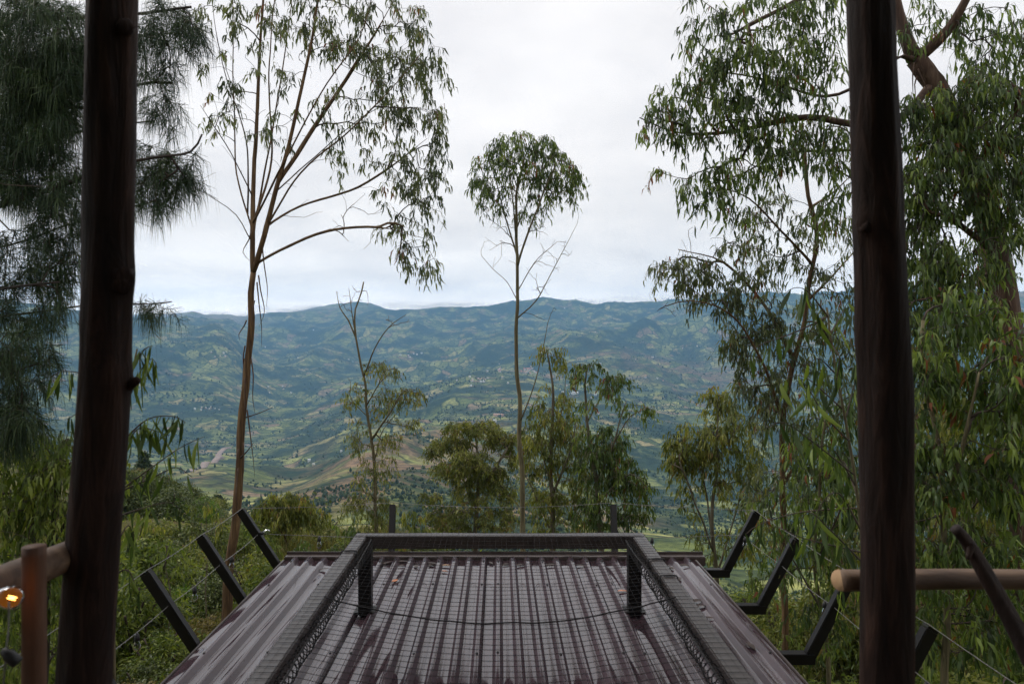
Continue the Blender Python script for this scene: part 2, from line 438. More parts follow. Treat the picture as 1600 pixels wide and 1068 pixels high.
def build_terrain():
    na, nr = TX.shape
    V = np.stack([TX, TY, TZ], -1).reshape(-1, 3)
    i = np.arange(na)[:, None]; i2 = (i + 1) % na; j = np.arange(nr - 1)[None, :]
    Q = np.stack([i * nr + j, i * nr + j + 1, i2 * nr + j + 1, i2 * nr + j], -1).reshape(-1, 4)
    g = Geo(); g.add(V, Q)
    T = [(k * nr, ((k + 1) % na) * nr, len(V)) for k in range(na)]
    g.add([[0, 0, -2.4]], None, None)
    g.T.append(np.array(T)); g.mt.append(np.zeros(len(T), int))
    # bare brown fields of the spur (an attribute: it is the soil's own colour)
    bare = np.zeros(TX.shape)
    for (bx, d0, sx, sd_) in ((620, 1450, 120, 560), (720, 1700, 80, 460), (480, 900, 110, 260), (560, 1050, 110, 320), (680, 900, 120, 260), (560, 720, 120, 160), (300, 1150, 26, 160), (1100, 4200, 120, 500), (960, 900, 60, 200)):
        bare = np.maximum(bare, np.exp(-((TPX - bx) / sx) ** 2 - ((TD - d0) / sd_) ** 2))
    bare *= (np.abs(np.arctan2(TX, TY)) < 1.2)
    dry = np.maximum(np.exp(-((TPX - 520) / 170) ** 2 - ((TD - 34) / 20) ** 2), .75 * np.exp(-((TPX - 300) / 150) ** 2 - ((TD - 66) / 28) ** 2))
    me = g.mesh('ground', [], smooth=True)
    for nm, arr in (('bare', bare), ('far', sstep(120, 500, TD)), ('dry', dry)):
        a_ = me.attributes.new(nm, 'FLOAT', 'POINT')
        a_.data.foreach_set('value', np.concatenate([arr.ravel(), [0.0]]).astype(np.float32))
    m, n, l, b, o = mat('hillside')
    v = objvec(n, l)
    def attr(nm):
        a_ = n.new('ShaderNodeAttribute'); a_.attribute_name = nm; return a_.outputs['Fac']
    def mix(fac, c1, c2):
        x = n.new('ShaderNodeMixRGB')
        if hasattr(fac, 'links'): l.new(fac, x.inputs[0])
        else: x.inputs[0].default_value = fac
        for k, c in ((1, c1), (2, c2)):
            if hasattr(c, 'links'): l.new(c, x.inputs[k])
            else: x.inputs[k].default_value = (*c, 1)
        return x.outputs[0]
    # far: patchwork of plots, hedges and woods
    warp = noise(n, l, 0.012, 3, 0.6, v)
    ad = n.new('ShaderNodeVectorMath'); ad.operation = 'MULTIPLY_ADD'
    ad.inputs[1].default_value = (70, 70, 0)
    l.new(warp.outputs['Color'], ad.inputs[0]); l.new(v, ad.inputs[2])
    vo = n.new('ShaderNodeTexVoronoi'); vo.inputs['Scale'].default_value = 0.0165
    vo.voronoi_dimensions = '2D'
    l.new(ad.outputs[0], vo.inputs['Vector'])
    sc = n.new('ShaderNodeSeparateColor'); l.new(vo.outputs['Color'], sc.inputs[0])
    plots = ramp(n, l, sc.outputs[0], [(0.0, (0.075, 0.1, 0.036)), (0.3, (0.14, 0.17, 0.05)), (0.55, (0.2, 0.225, 0.07)), (0.74, (0.3, 0.31, 0.105)), (0.88, (0.32, 0.27, 0.125)), (0.96, (0.25, 0.18, 0.11))])
    ve = n.new('ShaderNodeTexVoronoi'); ve.feature = 'DISTANCE_TO_EDGE'; ve.inputs['Scale'].default_value = 0.0165
    ve.voronoi_dimensions = '2D'
    l.new(ad.outputs[0], ve.inputs['Vector'])
    hedge = ramp(n, l, ve.outputs['Distance'], [(0.02, (1, 1, 1)), (0.09, (0, 0, 0))])
    wood = noise(n, l, 0.0045, 7, 0.68, v)
    woodm = ramp(n, l, wood.outputs['Fac'], [(0.45, (0, 0, 0)), (0.55, (1, 1, 1))])
    fine = noise(n, l, 0.05, 9, 0.78, v)
    finec = ramp(n, l, fine.outputs['Fac'], [(0.36, (0.35, 0.38, 0.38)), (0.5, (0.95, 0.95, 0.95)), (0.66, (1.7, 1.65, 1.5))])
    c = mix(hedge.outputs[0], plots.outputs[0], (0.028, 0.045, 0.018))
    c = mix(woodm.outputs[0], c, (0.026, 0.045, 0.02))
    soil = ramp(n, l, fine.outputs['Fac'], [(0.35, (0.105, 0.085, 0.042)), (0.5, (0.19, 0.125, 0.075)), (0.7, (0.26, 0.17, 0.11))])
    barem = n.new('ShaderNodeMath'); barem.operation = 'MULTIPLY'; barem.use_clamp = True
    wood2 = noise(n, l, 0.009, 6, 0.62, v, 0.8)
    w2 = ramp(n, l, wood2.outputs['Fac'], [(0.44, (0, 0, 0)), (0.56, (1.0, 1.0, 1.0))])
    l.new(attr('bare'), barem.inputs[0]); l.new(w2.outputs[0], barem.inputs[1])
    c = mix(barem.outputs[0], c, soil.outputs[0])
    x = n.new('ShaderNodeMixRGB'); x.blend_type = 'MULTIPLY'; x.inputs[0].default_value = 1
    l.new(c, x.inputs[1]); l.new(finec.outputs[0], x.inputs[2]); far_c = x.outputs[0]
    # near: grass, leaf litter, earth
    n1 = noise(n, l, 0.55, 6, 0.65, v); n2 = noise(n, l, 5.0, 5, 0.7, v)
    gr = ramp(n, l, n1.outputs['Fac'], [(0.3, (0.03, 0.032, 0.012)), (0.46, (0.06, 0.064, 0.02)), (0.6, (0.1, 0.095, 0.034)), (0.74, (0.13, 0.095, 0.05))])
    gr2 = ramp(n, l, n2.outputs['Fac'], [(0.3, (0.6, 0.6, 0.6)), (0.7, (1.4, 1.4, 1.3))])
    y = n.new('ShaderNodeMixRGB'); y.blend_type = 'MULTIPLY'; y.inputs[0].default_value = 1
    l.new(gr.outputs[0], y.inputs[1]); l.new(gr2.outputs[0], y.inputs[2])
    near_c = mix(attr('dry'), y.outputs[0], (0.15, 0.115, 0.06))
    col = mix(attr('far'), near_c, far_c)
    l.new(col, b.inputs['Base Color'])
    b.inputs['Roughness'].default_value = 0.95
    b.inputs['Specular IOR Level'].default_value = 0.1
    me.materials.append(m)
    o_ = link('ground', me)
    tag(o_, 'hillside falling into a wide green valley and rising to blue mountains', None, None, 'structure')
build_terrain()

# dirt road winding down by the river
def build_road():
    g = Geo()
    pts = [look_down(px, py) for px, py in ((296, 738), (318, 728), (336, 720), (347, 716), (341, 710), (347, 704), (360, 700))]
    P = catmull(pts, 12.0)
    for k in range(len(P)):
        P[k, 2] = height(P[k, 0], P[k, 1]) + 2.2
    t = norm(np.gradient(P, axis=0)); s = norm(np.cross(t, [0, 0, 1.0])) * 8.0
    V = np.concatenate([P - s, P + s, P - s * 1.15 - [0, 0, 5], P + s * 1.15 - [0, 0, 5]]); k = len(P); i = np.arange(k - 1)
    Q = np.concatenate([np.stack([i, i + k, i + k + 1, i + 1], -1), np.stack([i, i + 1, i + 2 * k + 1, i + 2 * k], -1), np.stack([i + k, i + 3 * k, i + 3 * k + 1, i + k + 1], -1)])
    g.add(V, Q)
    o = g.build('dirt_road', plain('road_dirt', (0.3, 0.22, 0.18), 0.9, 0, 0.2, 0.05, 0))
    tag(o, 'pale dirt road winding along the valley bottom', None, None, 'structure')
build_road()

# far woods: clumps that read as one mass
def build_far_trees():
    g = Geo()
    N = 150000
    px = rng.uniform(-250, 1850, N); d = np.exp(rng.uniform(math.log(170), math.log(7600), N))
    x = (px - CX) * d / F
    clump = vnoise(x / 170 + 7, d / 170) + 0.6 * vnoise(x / 55, d / 55) + 0.5 * vnoise(x / 600, d / 600 + 4)
    onspur = np.exp(-((px - 590) / 150) ** 2 - ((np.log(d) - math.log(950)) / .55) ** 2)
    keep = clump + 0.2 * rng.standard_normal(N) > 0.12 + .5 * onspur
    x, d = x[keep], d[keep]
    z = np.array([height(a, b_) for a, b_ in zip(x, d)])
    n = len(x)
    R = rng.uniform(1.2, 3.6, n) * np.where(d < 1200, np.where(d < 450, .38, 0.6), 1.0) * np.where(d > 3000, 1.5, 1)
    H = R * rng.uniform(1.0, 1.9, n)
    base = np.array([[1, 0, 0], [0.3, 0.95, 0.1], [-0.8, 0.6, -0.1], [-0.8, -0.6, 0.15], [0.3, -0.95, 0], [0, 0, 1], [0, 0, -0.8]])
    J = base[None] * (1 + 0.4 * rng.standard_normal((n, 7, 1)))
    a = rng.uniform(0, 6.28, n); ca, sa = np.cos(a)[:, None], np.sin(a)[:, None]
    V = np.stack([(J[..., 0] * ca - J[..., 1] * sa) * R[:, None] + x[:, None], (J[..., 0] * sa + J[..., 1] * ca) * R[:, None] + d[:, None], J[..., 2] * H[:, None] + (z + H * 0.6)[:, None]], -1)
    tri = np.array([(0, 1, 5), (1, 2, 5), (2, 3, 5), (3, 4, 5), (4, 0, 5), (1, 0, 6), (2, 1, 6), (3, 2, 6), (4, 3, 6), (0, 4, 6)])
    T = (np.arange(n)[:, None, None] * 7 + tri[None]).reshape(-1, 3)
    g.add(V.reshape(-1, 3), None, T, np.repeat(rng.random(n), 7))
    o = g.build('distant_woods', leafmat('far_leaf', (0.016, 0.032, 0.012), (0.034, 0.056, 0.018), (0.075, 0.098, 0.03), rough=0.9, trans=0.0))
    tag(o, 'far-off trees and hedges dotted over the valley slopes', None, None, 'stuff')
build_far_trees()

# far houses, each one a thing
def build_houses():
    g = Geo()
    g.add([(-1, -1, -1.5), (1, -1, -1.5), (1, 1, -1.5), (-1, 1, -1.5), (-1, -1, 0.7), (1, -1, 0.7), (1, 1, 0.7), (-1, 1, 0.7), (-1, 0, 1.15), (1, 0, 1.15)],
          [(0, 1, 5, 4), (2, 3, 7, 6), (1, 2, 6, 5), (3, 0, 4, 7)], [(4, 8, 7), (5, 6, 9)])
    walls = [g.mesh('wall', plain('house_wall' + str(k), c, 0.8, 0, 0.08, 0.4, 0)) for k, c in enumerate(((0.78, 0.77, 0.74), (0.72, 0.5, 0.42), (0.75, 0.68, 0.55)))]
    r = Geo()
    r.add([(-1.12, -1.2, 0.66), (1.12, -1.2, 0.66), (1.12, 1.2, 0.66), (-1.12, 1.2, 0.66), (-1.12, 0, 1.3), (1.12, 0, 1.3)],
          [(0, 1, 5, 4), (2, 3, 4, 5), (3, 2, 1, 0)], [(0, 4, 3), (1, 2, 5)])
    roofs = [r.mesh('roof', plain('house_roof' + str(k), c, 0.6, 0, 0.12, 0.4, 0)) for k, c in enumerate(((0.72, 0.72, 0.74), (0.62, 0.22, 0.16), (0.55, 0.32, 0.24), (0.8, 0.8, 0.8)))]
    spots = []
    def cluster(px, py, rx, ry, n, size, roofset, group, label):
        for _ in range(n):
            spots.append((px + random.gauss(0, rx), py + random.gauss(0, ry), size * random.uniform(0.6, 1.25), random.choice(roofset), group, label))
    cluster(822, 580, 14, 4, 16, 8.5, (1, 1, 2, 0), 'town houses round the church', 'red roofed town house on the far slope behind the slender tree')
    cluster(785, 577, 20, 3, 9, 7, (1, 2, 0), 'houses at the town edge', 'small house at the edge of the far red roofed town')
    cluster(752, 594, 18, 3, 15, 6.5, (0, 3, 2), 'pale village houses below the town', 'pale house in the village left of the slender tree')
    cluster(320, 640, 11, 2, 8, 5.5, (0, 3), 'white houses on the left slope', 'white house in the hamlet beside the brown trunk on the left slope')
    cluster(346, 553, 8, 4, 6, 6, (0, 3), 'upper left hamlet', 'tiny white house high on the left mountain side')
    cluster(440, 612, 14, 4, 5, 6, (0, 3), 'valley hamlet', 'white house on the slope behind the bare topped tree')
    cluster(655, 556, 14, 2, 7, 8, (0, 3), 'houses above the tuft', 'white house on the far slope between the bare topped and slender trees')
    cluster(910, 625, 26, 12, 7, 6.5, (0, 3, 1), 'houses behind the round trees', 'pale farmhouse on the slope behind the leafy trees')
    cluster(1000, 560, 50, 32, 12, 6, (0, 3, 1), 'scattered farms on the right slope', 'tiny farmhouse scattered over the right hand far slope')
    cluster(590, 700, 40, 40, 5, 4, (0, 3), 'farms on the middle slope', 'tiny white farmhouse on the middle slope')
    cluster(500, 560, 60, 30, 6, 6, (0, 3), 'farms below the blue ridge', 'tiny farmhouse below the blue ridge')
    def one(px, py, s, ri, wi, group, label, asp=1.0):
        p = look_down(px, py)
        if p is None or p[1] < 1150: return
        e = thing('house', label, 'house', p, group)
        s = s * 0.62
        h = min(s, 4.0)
        e.scale = (s * asp, s, h)
        e.rotation_euler = (0, 0, random.uniform(-0.7, 0.7))
        e.location.z += h * 0.7
        for nm, me in (('wall', walls[wi]), ('roof', roofs[ri])):
            c = bpy.data.objects.new(nm, me); COL.objects.link(c); c.parent = e
    for px, py, s, ri, group, label in spots:
        one(px, py, s, ri, random.choice((0, 0, 2, 1)), group, label)
    one(779, 650, 15, 2, 1, None, 'long pink farm building on the slope left of the slender trunk', 1.6)
    one(773, 659, 7, 3, 0, None, 'small white shed below the long pink farm building')
    one(826, 577, 15, 1, 1, None, 'pink church hall with red roof in the far town', 1.4)
    one(898, 615, 13, 3, 0, None, 'long white roofed shed seen between the two leafy trees', 1.8)
    one(483, 721, 6, 3, 0, None, 'white hut on the spur right of the brown trunk')
    # church tower
    p = look_down(819, 582)
    t = thing('church_tower', 'slim pale church tower rising over the far town', 'church tower', p)
    bm = beam(p - [0, 0, 5], p + [0, 0, 20], 6, 6, (0, 1, 0), 0.3); bm_obj('shaft', bm, bpy.data.materials['house_wall1'], t)
    bm = bmesh.new(); bmesh.ops.create_cone(bm, segments=4, radius1=5, radius2=0.2, depth=9, cap_ends=True)
    bmesh.ops.translate(bm, vec=Vector(p) + Vector((0, 0, 24.6)), verts=bm.verts); bm_obj('spire', bm, bpy.data.materials['house_roof1'], t)
build_houses()

# ------------------------------------------------------------------ air
def build_haze():
    z0, z1 = float(TZ.min()) - 1.5, float(TZ.max()) + 25
    bm = bmesh.new(); bmesh.ops.create_cube(bm, size=1)
    s = 9080
    bmesh.ops.scale(bm, vec=(2 * s, 2 * s, z1 - z0), verts=bm.verts)
    bmesh.ops.translate(bm, vec=(0, 0, (z0 + z1) / 2), verts=bm.verts)
    me = bpy.data.meshes.new('haze'); bm.to_mesh(me); bm.free()
    m = bpy.data.materials.new('haze'); m.use_nodes = True
    nt = m.node_tree; nt.nodes.clear()
    o = nt.nodes.new('ShaderNodeOutputMaterial'); v = nt.nodes.new('ShaderNodeVolumePrincipled')
    v.inputs['Color'].default_value = (0.29, 0.61, 1.0, 1)
    v.inputs['Density'].default_value = HAZE
    v.inputs['Anisotropy'].default_value = 0.1
    nt.links.new(v.outputs[0], o.inputs['Volume'])
    m.cycles.homogeneous_volume = True
    me.materials.append(m)
    tag(link('haze', me), 'pale blue haze filling the valley', None, None, 'stuff')
HAZE = 1.15e-4
build_haze()

def build_mist():
    m = bpy.data.materials.new('mist'); m.use_nodes = True
    n, l = m.node_tree.nodes, m.node_tree.links; n.clear()
    o = n.new('ShaderNodeOutputMaterial'); v = n.new('ShaderNodeVolumePrincipled')
    v.inputs['Color'].default_value = (1, 1, 1, 1); v.inputs['Anisotropy'].default_value = 0.82
    tc = n.new('ShaderNodeTexCoord')
    ln = n.new('ShaderNodeVectorMath'); ln.operation = 'LENGTH'; l.new(tc.outputs['Object'], ln.inputs[0])
    fall = n.new('ShaderNodeMapRange'); fall.inputs[1].default_value = 0.15; fall.inputs[2].default_value = 0.98; fall.inputs[3].default_value = 1; fall.inputs[4].default_value = 0
    l.new(ln.outputs['Value'], fall.inputs[0])
    mp = n.new('ShaderNodeMapping'); l.new(tc.outputs['Object'], mp.inputs['Vector']); mp.inputs['Scale'].default_value = (4.5, 1.5, 1.4)
    ns = noise(n, l, 1.0, 5, 0.6, mp.outputs[0])
    r = n.new('ShaderNodeMapRange'); r.inputs[1].default_value = 0.4; r.inputs[2].default_value = 0.68; l.new(ns.outputs['Fac'], r.inputs[0])
    a = n.new('ShaderNodeMath'); a.operation = 'MULTIPLY'; l.new(fall.outputs[0], a.inputs[0]); l.new(r.outputs[0], a.inputs[1])
    b = n.new('ShaderNodeMath'); b.operation = 'MULTIPLY'; b.inputs[1].default_value = 0.005; l.new(a.outputs[0], b.inputs[0])
    l.new(b.outputs[0], v.inputs['Density']); l.new(v.outputs[0], o.inputs['Volume'])
    for px, py, d, sx, sy, sz in ((330, 500, 6600, 700, 500, 120), (215, 496, 6600, 600, 400, 80), (480, 484, 7700, 1000, 450, 80), (680, 478, 7800, 900, 450, 70), (880, 474, 7800, 900, 450, 70), (1040, 468, 7600, 800, 400, 75)):
        bm = bmesh.new(); bmesh.ops.create_icosphere(bm, subdivisions=3, radius=1)
        me = bpy.data.meshes.new('mist'); bm.to_mesh(me); bm.free(); me.materials.append(m)
        ob = link('mist', me); ob.location = at(px, py, d); ob.scale = (sx, sy, sz)
        tag(ob, 'white cloud wisp lying on the far ridge', None, None, 'stuff')
build_mist()

# ------------------------------------------------------------------ the lower hut with its tin roof
def roof_metal():
    m, n, l, b, o = mat('roof_tin')
    v = objvec(n, l)
    big = noise(n, l, 1.7, 5, 0.6, objvec(n, l, (1.2, 0.45, 1)))
    fin = noise(n, l, 22, 5, 0.65, objvec(n, l, (1.0, 0.35, 1)))
    c = ramp(n, l, big.outputs['Fac'], [(0.3, (0.034, 0.02, 0.025)), (0.55, (0.05, 0.031, 0.038)), (0.72, (0.07, 0.045, 0.053))])
    st = ramp(n, l, fin.outputs['Fac'], [(0.3, (0.8, 0.8, 0.8)), (0.7, (1.2, 1.2, 1.2))])
    x = n.new('ShaderNodeMixRGB'); x.blend_type = 'MULTIPLY'; x.inputs[0].default_value = 1
    l.new(c.outputs[0], x.inputs[1]); l.new(st.outputs[0], x.inputs[2]); l.new(x.outputs[0], b.inputs['Base Color'])
    wet = noise(n, l, 2.6, 4, 0.6, objvec(n, l, (2.2, 0.5, 1)), 0.4)
    rr = ramp(n, l, wet.outputs['Fac'], [(0.36, (0.03, 0.03, 0.03)), (0.52, (0.09, 0.09, 0.09)), (0.68, (0.24, 0.24, 0.24))])
    at_ = n.new('ShaderNodeAttribute'); at_.attribute_name = 'tint'
    mr = n.new('ShaderNodeMixRGB'); mr.inputs[1].default_value = (0.5, 0.5, 0.5, 1)
    l.new(at_.outputs['Fac'], mr.inputs[0]); l.new(rr.outputs[0], mr.inputs[2])
    l.new(mr.outputs[0], b.inputs['Roughness'])
    sp = n.new('ShaderNodeMapRange'); sp.inputs[3].default_value = 0.1; sp.inputs[4].default_value = 0.9
    l.new(at_.outputs['Fac'], sp.inputs[0]); l.new(sp.outputs[0], b.inputs['Specular IOR Level'])
    b.inputs['IOR'].default_value = 1.5
    bump(n, l, fin.outputs['Fac'], 0.02, 0.003, b)
    return m
M['roof'] = roof_metal()
M['steel'] = plain('black_steel', (0.0055, 0.0045, 0.0045), 0.4, 0.0, 0.35, 14, 0.08)
[n_ for n_ in M['steel'].node_tree.nodes if n_.type == 'BSDF_PRINCIPLED'][0].inputs['Specular IOR Level'].default_value = 0.28
M['rail'] = plain('wet_steel', (0.034, 0.025, 0.022), 0.3, 0.0, 0.4, 18, 0.1)
[n_ for n_ in M['rail'].node_tree.nodes if n_.type == 'BSDF_PRINCIPLED'][0].inputs['Specular IOR Level'].default_value = 0.9
M['trim'] = plain('brown_trim', (0.055, 0.04, 0.036), 0.32, 0, 0.3, 9, 0.06)
M['rope'] = plain('net_cord', (0.009, 0.008, 0.009), 0.8, 0, 0.3, 40, 0)
M['wire'] = plain('steel_wire', (0.2, 0.19, 0.18), 0.4, 0.7, 0.3, 40, 0)
M['rubber'] = plain('black_rubber', (0.012, 0.012, 0.013), 0.5, 0, 0.3, 40, 0)
M['board'] = bark('board_wood', (0.03, 0.018, 0.01), (0.07, 0.042, 0.024), (0.12, 0.075, 0.045), (0.9, 9, 9), 0.75, 0.3)

XL, XR, Y0, Y1 = -2.09, 1.905, 2.15, 6.66
FRAME_X = (-1.1, 1.12)
def build_roof():
    hut = thing('tin_roofed_hut', 'lower hut with a wet brown corrugated tin roof seen from above', 'hut', (0, 4.4, height(0, 4.4)))
    pitch = 0.1412
    prof = [(0.0, 0.0, 1), (0.068, 0.0, 1), (0.0685, 0.0003, 0), (0.0895, 0.0357, 0), (0.09, 0.036, .85), (0.117, 0.036, .85), (0.1175, 0.0357, 0), (0.1405, 0.0003, 0)]      # valley, rise, crest
    edges = [XL, XL + 7 * pitch, XL + 14 * pitch, XL + 21 * pitch, XR]
    first = True
    for k in range(4):
        x0, x1 = edges[k], edges[k + 1]
        pts = []
        q = 0
        while True:
            bx = x0 + q * pitch
            stop = False
            for dx, dz, wt in prof:
                if bx + dx >= x1 - 1e-4: stop = True; break
                pts.append((bx + dx, dz, wt))
            if stop: break
            q += 1
        pts.append((x1 - 0.002, 0.0, 1))
        ny = 26
        g = Geo(); n = len(pts)
        ys = np.linspace(Y0 + 0.004 * k, Y1 + 0.006 * ((k * 7) % 3), ny)
        top = np.array([[(px, y, pz + 0.0015 * math.sin(y * 3 + k) + 0.003 * vnoise(np.array(px * 9.0), np.array(y * 1.3))) for px, pz, _ in pts] for y in ys])
        low = top - [0, 0, 0.004]
        wet = np.broadcast_to(np.array([p_[2] for p_ in pts]), top.shape[:2]); wet = np.where((top[..., 0] < FRAME_X[0]) | (top[..., 0] > FRAME_X[1]), .5 + .5 * wet, wet)
        V = np.concatenate([top.reshape(-1, 3), low.reshape(-1, 3)])
        i = np.arange(ny - 1)[:, None]; j = np.arange(n - 1)[None, :]
        A = np.stack([i * n + j, i * n + j + 1, (i + 1) * n + j + 1, (i + 1) * n + j], -1).reshape(-1, 4)
        B = A[:, ::-1] + ny * n
        jj = np.arange(n - 1)
        e1 = (ny - 1) * n
        C = np.stack([e1 + jj, e1 + jj + 1, e1 + jj + 1 + ny * n, e1 + jj + ny * n], -1)
        C2 = np.stack([jj + 1, jj, jj + ny * n, jj + 1 + ny * n], -1)
        g.add(V, np.concatenate([A, B, C, C2]), None, np.concatenate([wet.ravel(), wet.ravel()]))
        sh = g.build('roof_sheet', M['roof'], hut)
        # fixing screws along three purlins
        for y in (3.3, 4.6, 5.9, 6.52):
            for q in range(0, 7, 3):
                bm = bmesh.new()
                bmesh.ops.create_cone(bm, segments=6, radius1=0.011, radius2=0.007, depth=0.008, cap_ends=True)
                bmesh.ops.translate(bm, vec=(x0 + q * pitch + 0.1035, y + random.uniform(-.02, .02), 0.0405), verts=bm.verts)
                if x0 + q * pitch + 0.12 < x1: bm_obj('screw', bm, M['rubber'], sh)
                else: bm.free()
    # gutter and fascia along the far edge, side flashings
    bm_obj('gutter', beam((XL - 0.02, Y1 + 0.075, -0.02), (XR + 0.12, Y1 + 0.075, -0.02), 0.09, 0.09, bev=0.008), M['trim'], hut)
    bm_obj('fascia', beam((XL - 0.02, Y1 + 0.13, 0.005), (XR + 0.12, Y1 + 0.13, 0.005), 0.014, 0.085, bev=0.003), M['trim'], hut)
    for x, s in ((XL - 0.012, 1), (XR + 0.012, -1)):
        bm_obj('edge_flashing', beam((x, Y0, -0.016), (x, Y1, -0.016), 0.02, 0.05, bev=0.004), M['trim'], hut)
    for y in (2.6, 3.9, 5.2, 6.45):
        bm_obj('purlin', beam((XL + 0.05, y, -0.06), (XR - 0.05, y, -0.06), 0.06, 0.1, bev=0.004), M['steel'], hut)
    zb = -3.6
    for p0, p1 in (((XL + .2, 6.35), (XR - .2, 6.35)), ((XL + .2, 2.6), (XL + .2, 6.3)), ((XR - .2, 2.6), (XR - .2, 6.3))):
        bm_obj('wall', beam((*p0, -1.86), (*p1, -1.86), 0.09, 3.48, bev=0.005), M['board'], hut)
build_roof()

def build_frame():
    e = thing('net_frame', 'black square steel frame standing on the tin roof under a stretched net', 'frame', (0, 4.2, 0.03))
    z = 0.57
    xl, xr, yf, yn = -1.08, 1.09, 5.36, 2.3
    bm_obj('rail', beam((xl - 0.05, yf, z), (xr + 0.05, yf, z), 0.10, 0.10, bev=0.007), M['rail'], e)
    bm_obj('rail', beam((xl, yn, z), (xl, yf - 0.053, z), 0.10, 0.10, bev=0.007), M['rail'], e)
    bm_obj('rail', beam((xr, yn, z), (xr, yf - 0.053, z), 0.10, 0.10, bev=0.007), M['rail'], e)
    for x in (xl + 0.035, xr - 0.035):
        for y in (yf - 0.02, 2.45):
            bm_obj('post', beam((x, y, 0.006), (x, y, z - 0.052), 0.10, 0.10, (0, 1, 0), 0.007), M['steel'], e)
            bm_obj('foot_plate', beam((x, y, 0.038), (x, y, 0.045), 0.16, 0.15, (0, 1, 0), 0.002), M['steel'], e)
    return xl, xr, yf, yn, z
FXL, FXR, FYF, FYN, FZ = build_frame()

def build_net():
    e = thing('safety_net', 'black knotted cord net stretched over the steel frame above the tin roof', 'net', (0, 4.2, FZ + 0.06))
    top = FZ + 0.054
    xi0, xi1 = FXL + 0.05, FXR - 0.05
    yi1 = FYF - 0.05
    def zz(x, y):
        fx = np.clip((x - xi0) / (xi1 - xi0), 0, 1); fy = np.clip((yi1 - y) / (yi1 - FYN), 0, 1.0)
        sag = 4 * fx * (1 - fx) * np.clip(1.6 * fy, 0, 1) ** 0.7
        inside = (x > xi0) & (x < xi1) & (y < yi1)
        w = 0.012 * vnoise(x * 3.1 + 5, y * 2.3) + 0.006 * vnoise(x * 11, y * 9)
        z = top - np.where(inside, 0.10 * sag + np.abs(w) * 1.2, 0)
        # hang down on the outer faces
        o = np.maximum(np.maximum(FXL - 0.053 - x, x - FXR - 0.053), np.maximum(y - FYF - 0.053, 0))
        return z - np.clip(o, 0, 1) * 30
    g = Geo()
    mx, my = 0.042, 0.058
    xa = np.concatenate([[FXL - 0.0555], np.linspace(FXL - 0.05, xi0, 3), np.linspace(xi0 + 0.05, xi1 - 0.05, 26), np.linspace(xi1, FXR + 0.05, 3), [FXR + 0.0555]])
    n_y = int((FYF + 0.04 - FYN) / my)
    for k in range(n_y):
        y0 = FYF + 0.03 - k * my + random.uniform(-.006, .006)
        y = y0 + 0.018 * vnoise(xa * 2.3 + k * .13, np.full_like(xa, k * 0.21)) - 0.03 * np.clip(1 - ((xa) / 1.0) ** 2, 0, 1) * (1 if y0 < yi1 - .1 else 0)
        P = np.stack([xa, y, zz(xa, y)], -1)
        tube(g, P, 0.0015, 4, cap=False)
        for side, xs in ((-1, FXL - 0.0565), (1, FXR + 0.0565)):
            tail = np.array([[xs, y[0], top - 0.01], [xs + side * .002, y[0] - .004, top - 0.05 - random.random() * .03]])
            tube(g, tail, 0.0015, 3, cap=False)
    ya = np.concatenate([[FYF + 0.0555, FYF + 0.05, FYF, yi1], np.linspace(yi1 - 0.04, FYN, 44)])
    n_x = int((FXR - FXL + 0.08) / mx)
    for k in range(n_x + 1):
        x0 = FXL - 0.04 + k * mx + random.uniform(-.004, .004)
        x = x0 + 0.014 * vnoise(np.full_like(ya, k * 0.23), ya * 1.7 + k * 0.11)
        P = np.stack([x, ya, zz(x, ya)], -1)
        tube(g, P, 0.0006, 4, cap=False)
    c = g.build('mesh_cords', M['rope'], e); c['kind'] = 'stuff'
    # heavy seam across, border ropes and their lacing
    g = Geo()
    t = np.linspace(0, 1, 40); x = xi0 + (xi1 - xi0) * t
    y = 4.02 - 0.16 * np.sin(np.pi * t) + 0.01 * vnoise(t * 13, t * 0 + 2)
    tube(g, np.stack([x, y, zz(x, y) + 0.004], -1), 0.0045, 5)
    g.build('seam_rope', M['rope'], e, True)
    for side, xe in ((1, xi0), (-1, xi1)):
        g = Geo()
        ys = np.linspace(yi1 - 0.05, FYN, 120)
        xs = xe + side * (0.055 + 0.02 * vnoise(ys * 2, ys * 0 + side) * 2)
        tube(g, np.stack([xs, ys, zz(xs, ys) - 0.012], -1), 0.006, 5)
        g.build('border_rope', M['rope'], e, True)
        g = Geo()
        tt = np.linspace(0, 1, 900)
        yy = yi1 - 0.05 + (FYN - yi1 + 0.05) * tt
        ph = tt * 2 * np.pi * 62 + 1.5 * np.sin(tt * 23)
        amp = 0.03 + 0.012 * vnoise(tt * 40, tt * 0)
        xx = xe + side * (0.032 + amp * np.sin(ph)); z = FZ + 0.01 + 0.045 * np.cos(ph) - 0.02
        tube(g, np.stack([xx, yy + 0.012 * np.sin(ph * 2.0), z], -1), 0.0032, 4, cap=False)
        g.build('lacing', M['rope'], e)
    # ties round the right rail
    for (xr_, yy) in ((FXR, 4.72), (FXR, 4.38), (FXL, 4.9)):
        g = Geo()
        a = np.linspace(0, 2 * np.pi, 21)
        sq = lambda q: np.clip(np.array([np.cos(q), np.sin(q)]) * 1.5, -1, 1)
        P = np.array([(xr_ + 0.057 * sq(q)[0], yy + 0.02 * math.sin(q), FZ + 0.057 * sq(q)[1]) for q in a])
        tube(g, P, 0.006, 5); 
        g.build('tie', M['rope'], e, True)
build_net()

